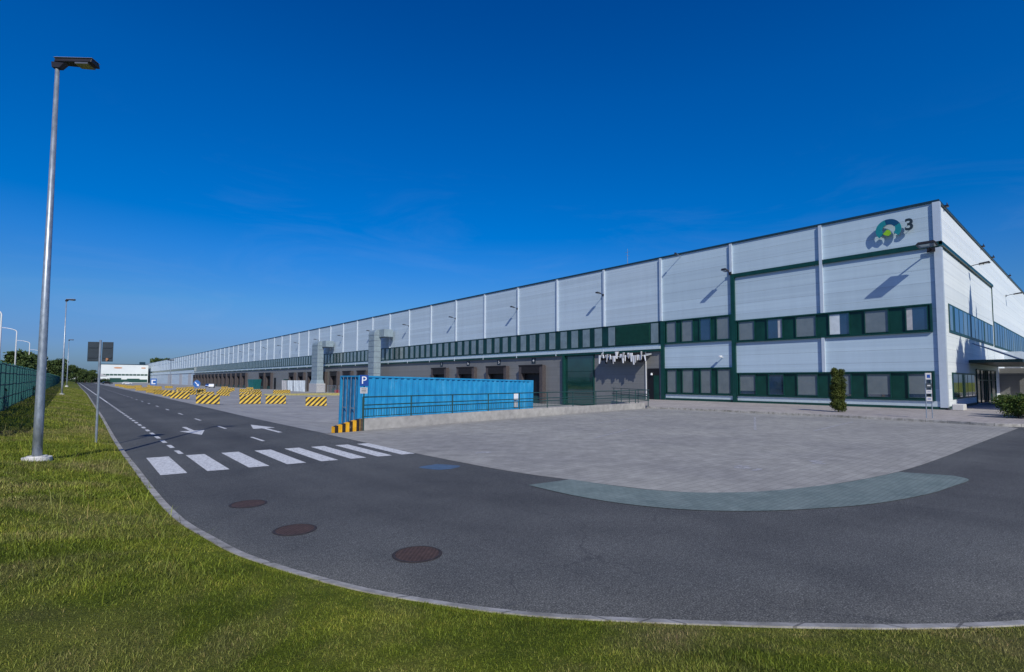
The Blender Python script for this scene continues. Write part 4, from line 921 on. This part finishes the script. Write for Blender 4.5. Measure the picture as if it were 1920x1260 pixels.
# ------------------------------------------------------------ striped barriers
def barrier_proto(w=2.1, h=.95):
    t = empty('barrier_block', (0, 0, 0)); mb = MB(); a_, b_, c_ = .3, .3, .14
    mb.add([(-w/2, -a_, 0), (w/2, -a_, 0), (w/2, a_, 0), (-w/2, a_, 0), (-w/2, -b_, .12), (w/2, -b_, .12), (w/2, b_, .12), (-w/2, b_, .12), (-w/2, -c_-.03, .38), (w/2, -c_-.03, .38), (w/2, c_+.03, .38), (-w/2, c_+.03, .38), (-w/2, -c_, h), (w/2, -c_, h), (w/2, c_, h), (-w/2, c_, h)],
           [(q*4+i, q*4+(i+1) % 4, q*4+4+(i+1) % 4, q*4+4+i) for q in range(3) for i in range(4)]+[(12, 13, 14, 15), (3, 2, 1, 0)])
    mb.build('concrete_body', M_['jersey'], t, bevel=.015)
    mb = MB(); mb.box(-w/2+.05, w/2-.05, -c_+.03, c_-.03, h+.001, h+.02); mb.tube([(-w/4, 0, h), (-w/4, 0, h+.07), (-w/4+.1, 0, h+.07), (-w/4+.1, 0, h)], .012, 5); mb.build('lifting_loop', M_['concrete_top'], t)
    return t
bp = barrier_proto()
D2R = math.radians
bl_ = [(9.9, 56.5, 0, 'yellow and black striped barrier nearest the road edge, leftmost of the front row'),
 (13.25, 54.9, -4, 'yellow and black striped barrier, second of the front row'),
 (15.2, 53.4, -6, 'yellow and black striped barrier, third of the front row'),
 (16.85, 47.0, -6, 'yellow and black striped barrier closest to the blue container'),
 (9.9, 73.5, 0, 'yellow and black striped barrier at the road edge behind the front row'),
 (10.2, 83.5, 5, 'small looking striped barrier at the road edge, farther along')]
def dn(x_, y_):
    k_ = 1
    for _ in range(6): k_ = (2.375-yz(x_*k_))/2.375
    return x_*k_, y_*k_
for q, (x_, y_, a_, lab) in enumerate(bl_):
    x_, y_ = dn(x_, y_); t = bp if q == 0 else copy_tree(bp); t.location = (x_, y_, yz(x_)); t.rotation_euler = (0, 0, D2R(a_-10)); tag(t, lab, 'barrier', 'striped barriers in the yard')
more = [(14.2, 82, 10), (14.6, 92, 60), (16.6, 84, 20), (17.4, 74, 0), (20.2, 81, 60), (21.5, 90, 0), (24, 104, 0), (10.3, 95.5, 60), (10.4, 107, 0), (10.5, 128, 0), (13, 138, 40), (10.8, 158, 0), (11, 170, 10), (11.2, 190, 0), (11.4, 214, 0), (15, 105, 0), (18, 110, 20), (20, 100, 0), (17, 125, 0), (20, 135, 0), (23, 112, 0), (15.5, 150, 0), (19, 160, 0), (24, 96, 80), (26, 90, 5), (28, 93, 0), (25, 120, 0), (14, 180, 0), (18, 190, 0), (28, 140, 0), (30, 125, 0)]
more.sort(key=lambda v: v[1]); cnts = {}
for x_, y_, a_ in more:
    zone = 'at the road edge behind the front row' if x_ < 11.6 else ('in the middle strip of the yard' if x_ < 19.5 else 'deeper in the yard towards the docks')
    oi = cnts.get(zone, 0); cnts[zone] = oi+1
    x_, y_ = dn(x_, y_)
    t = copy_tree(bp); t.location = (x_, y_, yz(x_)); t.rotation_euler = (0, 0, D2R(a_*.3-8+random.uniform(-5, 5))); t.scale = (random.uniform(.9, 1.05), 1, random.uniform(.78, .9))
    tag(t, ordn(oi)+' nearest small striped barrier '+zone, 'barrier', 'striped barriers in the yard')
# long yellow kerb in the yard
mb = MB(); mb.box(27, 46, 102.0, 102.5, yz(46), yz(27)+.25); tag(mb.build('yard_kerb', M_['yard_y']), kind='structure')
# mobile fence panels near the farther duct
def mesh_panel(x, y_, rz, lab):
    t = empty('mobile_fence', (x, y_, yz(x)), lab, 'fence', 'mobile fence panels', D2R(rz)); mb = MB()
    mb.tube([(-1.7, 0, 0), (-1.7, 0, 2), (1.7, 0, 2), (1.7, 0, 0)], .03, 6); mb.tube([(-1.7, 0, .25), (1.7, 0, .25)], .03, 6); mb.build('frame', M_['galv'], t)
    mb = MB()
    for q in range(22): xx = -1.6+q*.152; mb.tube([(xx, 0, .25), (xx, 0, 2)], .009, 4, cap=False)
    mb.build('mesh', M_['galv'], t)
for q in range(4): mesh_panel(41+q*1.2, 112-q*3.3, 100, ['leftmost mesh fence panel in front of the farther duct', 'second mesh fence panel in front of the farther duct', 'third mesh fence panel in front of the farther duct', 'mesh fence panel closest to the blue container'][q])
for q, (y_, m) in enumerate(((144, 'tarp'), (149, 'tarp'), (154.5, 'tarp'), (160, 'plate'))):
    t = empty('sheeting_screen', (48.5, y_, -.95), ['white sheeting screen next to the farther duct', 'second white sheeting screen from the duct', 'third white sheeting screen from the duct', 'grey sheeting screen left of the white ones'][q], 'screen', 'sheeting screens by the far docks'); mb = MB()
    N = 14; vs = []
    for z in (0, 3.1):
        for i in range(N+1): vs.append((.12*math.sin(i*1.3)+.05*math.sin(z+i), i*4.6/N, z))
    mb.add(vs, [(i, i+1, N+2+i, N+1+i) for i in range(N)]); mb.build('sheet', M_[m], t)
    mb = MB(); mb.tube([(.05, 0, 0), (.05, 0, 3.15)], .04, 6); mb.tube([(.05, 4.6, 0), (.05, 4.6, 3.15)], .04, 6); mb.build('post', M_['galv'], t)
# teal skip
t = empty('waste_skip', (47.5, 193, -.95), 'dark teal waste skip parked at a distant dock', 'skip'); mb = MB(); mb.hexa([(0, 1, 0), (2.4, 1, 0), (2.4, 6, 0), (0, 6, 0), (-.1, -.3, 3.4), (2.5, -.3, 3.4), (2.5, 8, 3.4), (-.1, 8, 3.4)]); mb.build('hopper', M_['skip'], t, bevel=.05)
mb = MB()
for q in range(5): mb.box(-.16, -.02, .9+q*1.3, 1.05+q*1.3, .1, 3.3)
mb.build('rib', M_['skip'], t)
# red barrier/hose unit
t = empty('red_pallet_bin', (44.5, 109.5, -.85), 'red plastic bin standing behind the mesh panels', 'bin'); mb = MB(); mb.box(0, 1.2, 0, 3.4, .15, .95); mb.build('bin_body', M_['red'], t, bevel=.05); mb = MB(); mb.box(.1, 1.1, .1, .5, 0, .149); mb.box(.1, 1.1, 2.9, 3.3, 0, .149); mb.build('foot', M_['dark'], t)
# cars
def car(x, y_, rz, mat, label):
    t = empty('parked_car', (x, y_, yz(x)), label, 'car', 'cars parked beyond the barriers', D2R(rz)); mb = MB()
    prof = [(-2.15, .35), (-2.2, .7), (-2.05, .95), (-1.6, 1.02), (-1.25, 1.42), (.35, 1.45), (1.0, 1.02), (1.9, .86), (2.15, .65), (2.15, .35)]
    mb.prism([(a_, -.85, b_) for a_, b_ in prof], (0, 1.7, 0)); mb.build('body', mat, t, bevel=.06)
    mb = MB(); pg = [(-1.42, 1.05), (-1.18, 1.36), (.3, 1.39), (.85, 1.05)]; mb.prism([(a_, -.862, b_) for a_, b_ in pg], (0, 1.724, 0)); mb.build('windows', M_['cglass'], t)
    for xx in (-1.35, 1.35):
        for yy in (-.88, .7):
            mb = MB(); mb.tube([(xx, yy, .33), (xx, yy+.18, .33)], .33, 16); wq = mb.build('wheel', M_['tyre'], t); mb = MB(); mb.tube([(xx, yy-.01, .33), (xx, yy+.19, .33)], .19, 12); mb.build('rim', M_['galv'], wq)
car(40, 222, 75, M_['carw'], 'white car parked in front of the distant docks'); car(42, 240, 75, M_['carb'], 'dark blue car left of the white one by the distant docks')
car(13, 330, 10, M_['card'], 'dark car at the far end of the road'); car(22, 345, 0, M_['carw'], 'pale car far off in front of the white office building')

# ------------------------------------------------------------ left fence
fe = empty('mesh_fence', (-2.65, 30, .9), 'long green steel mesh fence along the left side of the verge', 'fence')
fx = lambda y_: -2.65-.006*(y_-30)
q = 0; y_ = 22.0; k_ = 0
prot = None; postp = None
while y_ < 270 and k_ < 99:
    st_ = 2.5; zb = float(vz(fx(y_), y_)[0])-.9
    if postp is None:
        mb = MB(); mb.box(-.04, .04, -.03, .03, -.6, 2.5); postp = mb.build('post', M_['fence'], fe); po = postp
    else: po = postp.copy(); C.objects.link(po)
    po.location = (fx(y_)+2.65, y_-30, zb)
    if prot is None:
        mb = MB()
        for z in (.08, .7, 1.35, 1.95, 2.4): mb.box(-.016, .016, .03, 2.47, z, z+.03)
        for j in range(24): mb.box(-.011, .011, .06+j*.102, .06+j*.102+.024, .03, 2.45)
        prot = mb.build('fence_panel', M_['fence'], fe); pa = prot
    else: pa = prot.copy(); C.objects.link(pa)
    pa.location = (fx(y_)+2.65, y_-30, zb); pa.rotation_euler = (0, 0, math.atan(.006))
    y_ += st_; k_ += 1
# scrub behind the fence
for q in range(26):
    yy = 24+q*9.0; xx = fx(yy)-1.2-random.random()*1.6; hh = random.uniform(1.7, 2.6)
    cl = [(random.uniform(-.9, .9), random.uniform(-4.2, 4.2), random.uniform(.5, hh-.6), random.uniform(.5, 1), random.uniform(.8, 1.5), random.uniform(.4, .8)) for _ in range(12)]
    plant('shrub', (xx, yy, .75), cl, 2600, .13, M_['hedge'], 50+q, ['dark tangled shrub behind the green fence at the left edge', 'dark shrub behind the fence beside the foreground lamp'][q] if q < 2 else ordn(q)+' dark shrub along the back of the green fence, counted from the left picture edge', 'shrub', 'shrubs behind the fence', None, 'foliage')
# trees at the end of the road
for q, (x_, y_, h_, r_) in enumerate([(-9, 150, 7.5, 3.5), (-10, 180, 9, 4), (-9, 215, 9.5, 4.5), (-6, 260, 9.5, 5), (-3, 300, 9, 5), (1, 345, 9.5, 5.5), (-8, 330, 11, 6), (5, 385, 8, 5), (9, 430, 8, 5), (-14, 240, 11, 5)]):
    tree('tree', (x_, y_, .2), h_, r_, 5200, .32, M_['tree'], 200+q, ['nearest dark tree behind the fence end', 'second dark tree beyond the fence end', 'third dark tree beyond the fence end', 'bushy tree left of the road end', 'rounded tree at the road end', 'tree standing where the road disappears', 'taller tree behind the road end', 'low tree at the end of the road', 'far tree left of the white office building', 'tall dark tree farther left beyond the fence'][q], 'tree', 'trees at the end of the road')
for q, (x_, y_, h_) in enumerate([(62, 640, 26), (68, 650, 25), (75, 655, 27), (85, 660, 25)]):
    tree('tree', (x_, y_, -1), h_, 6, 2500, .8, M_['tree'], 300+q, ordn(q)+' dark treetop above the far end of the warehouse roof, counted from the left', 'tree', 'trees behind the warehouse')
hd = MB()
plant('hedge', (0, 440, 0), [(x_, random.uniform(-3, 3), 1.2, 3, 3, 1.6) for x_ in range(-50, 18, 3)], 9000, .4, M_['hedge'], 77, 'low green hedge across the far end of the road', 'hedge', None, None, 'foliage')

# far office building
fo = empty('office_building', (17.5, 560, -.8), 'white office block with green window stripes at the far end of the yard', 'building')
mb = MB(); mb.box(0, 33, 0, 40, 0, 15.8); mb.build('wall', M_['farwhite'], fo)
mb = MB(); mb.box(-.2, 33.2, -.2, 40.2, 15.8, 16.3); mb.box(27, 31, 3, 8, 16.3, 18.5); mb.build('roof', M_['cap'], fo)
for z0, z1 in ((6.2, 7.6), (.3, 2.9)):
    mb = MB(); mb.box(.3, 32.6, -.06, .1, z0, z1); mb.build('window_band', M_['fargreen'], fo)
mb = MB()
for q in range(12): mb.box(.3+q*2.7, .6+q*2.7, -.12, .1, 6.2, 7.6)
mb.build('mullion', M_['farwhite'], fo)
mb = MB(); mb.box(6, 14, -.1, .1, 2.9, 4.1); mb.box(18, 27, -.1, .1, 2.9, 3.6); mb.build('door_canopy', M_['fargreen'], fo)
mb = MB(); mb.prism([(11.5+3*math.cos(a_), -.12, 13+.7*math.sin(a_)) for a_ in np.linspace(0, 6.283, 20)[:-1]], (0, .1, 0)); mb.box(28, 31, -.12, .05, 12.6, 13.6); mb.build('wall_emblem', M_['orange'], fo)
for q, (x_, y_, w_, h_) in enumerate(((7, 500, 6, 5.5), (12, 540, 9, 8), (-3, 470, 7, 7))):
    t = empty('house', (x_, y_, -.8), ['small white house left of the office block', 'pale building just left of the office block', 'white house among trees at the road end'][q], 'building', 'small buildings at the road end'); mb = MB(); mb.box(0, w_, 0, 10, 0, h_*.7); mb.build('wall', M_['farwhite'], t)
    mb = MB(); mb.prism([(-.4, -.4, h_*.7), (w_+.4, -.4, h_*.7), (w_/2, -.4, h_)], (0, 10.8, 0)); mb.build('roof', M_['plate'], t)
    mb = MB(); mb.box(1, 2.4, -.05, .1, 1.2, 2.6); mb.box(w_-2.6, w_-1.2, -.05, .1, 1.2, 2.6); mb.build('window', M_['cglass'], t)

# ------------------------------------------------------------ planting by the building
cl = []
for q in range(36):
    z_ = .25+q*.078; s_2 = -1 if q % 2 else 1; cl.append((.24*s_2+random.uniform(-.08, .08), random.uniform(-.2, .2), z_, .42 if z_ < 2.5 else .3, .42 if z_ < 2.5 else .3, .24))
cl += [(-.26, 0, 3.02, .16, .16, .22), (.3, 0, 2.95, .17, .17, .2)]
sh_ = plant('column_conifer', (42.35, 12.79, .15), cl, 21000, .05, M_['thuja'], 11, 'clipped dark conifer column with a forked top on the pavement', 'shrub', None, [([(0, 0, -.1), (0, 0, 2.6)], [.07, .03])], 'foliage')
sh_.rotation_euler = (0, 0, D2R(-40)); sh_.scale = (.8, .8, 1)
def bush(x, y_, rad, h_, mat, seed, lab, N=9000, leaf=.055):
    r_ = random.Random(seed); cl = [(r_.uniform(-.55, .55)*rad, r_.uniform(-.55, .55)*rad, r_.uniform(.3, .75)*h_, rad*.5, rad*.5, h_*.32) for _ in range(12)]
    plant('bush', (x, y_, .15), cl, N, leaf, mat, seed, lab, 'bush', 'bushes by the entrance', [([(0, 0, -.05), (0, 0, h_*.5)], [.05, .02])], 'foliage')
bush(44.2, 3.6, 1.15, 1.45, M_['bushl'], 31, 'round yellowish green bush at the right edge of the pavement'); bush(46.6, 3.9, 1.2, 1.35, M_['bushl'], 32, 'green bush behind the round one at the right edge')
cl = [(x_*.5, random.uniform(-.3, .3), random.uniform(.35, .8), .5, .5, .35) for x_ in range(0, 40)]
plant('hedge', (62, 4.6, .15), cl, 12000, .09, M_['hedge'], 33, 'low dark hedge in front of the entrance at the right edge', 'hedge', None, None, 'foliage')
mb = MB(); mb.box(52.0, 53.2, 7.2, 7.9, .15, .62); tag(mb.build('stone_block', M_['stone'], bevel=.04), 'pale stone block on the pavement at the building corner', 'block')
# tall slim conifers just outside the frame: they throw the spiky shade on the side wall
for q, (x_, y_, h_, r_, ex_) in enumerate(((51.8, -8, 20.4, 2.6, 9), (55.4, -8.4, 20.8, 2.9, 9), (58.2, -8, 25.8, 2.6, 4), (61.2, -8.2, 23.8, 2.6, 4), (64.8, -8, 21.6, 2.8, 5))):
    cl = [(random.uniform(-.2, .2), random.uniform(-.2, .2), .6+(h_-1)*i/22, r_*(1-.96*(i/22)**ex_), r_*(1-.96*(i/22)**ex_), h_/26) for i in range(23)]
    plant('slim_conifer', (x_, y_, .15), cl, 26000, .3, M_['thuja'], 400+q, ordn(q)+' tall slim conifer in front of the side wall, counted from the corner', 'tree', 'slim conifers in front of the side wall', [([(0, 0, -.1), (0, 0, h_*.8)], [.14, .04])])

# unseen tree belt added left of the frame to give the office windows reflections
for q, (x_, y_, h_) in enumerate(((-34, -18, 13), (-38, -4, 11), (-33, 9, 14), (-40, 22, 12), (-36, 38, 13), (-42, 55, 12), (-38, 74, 14), (-44, 96, 12))):
    tree('tree', (x_, y_, .3), h_, 5.5, 3600, .42, M_['tree'], 500+q, ordn(q)+' unseen tree added left of the fence for window reflections, counted from the near end', 'tree', 'unseen trees added for window reflections')
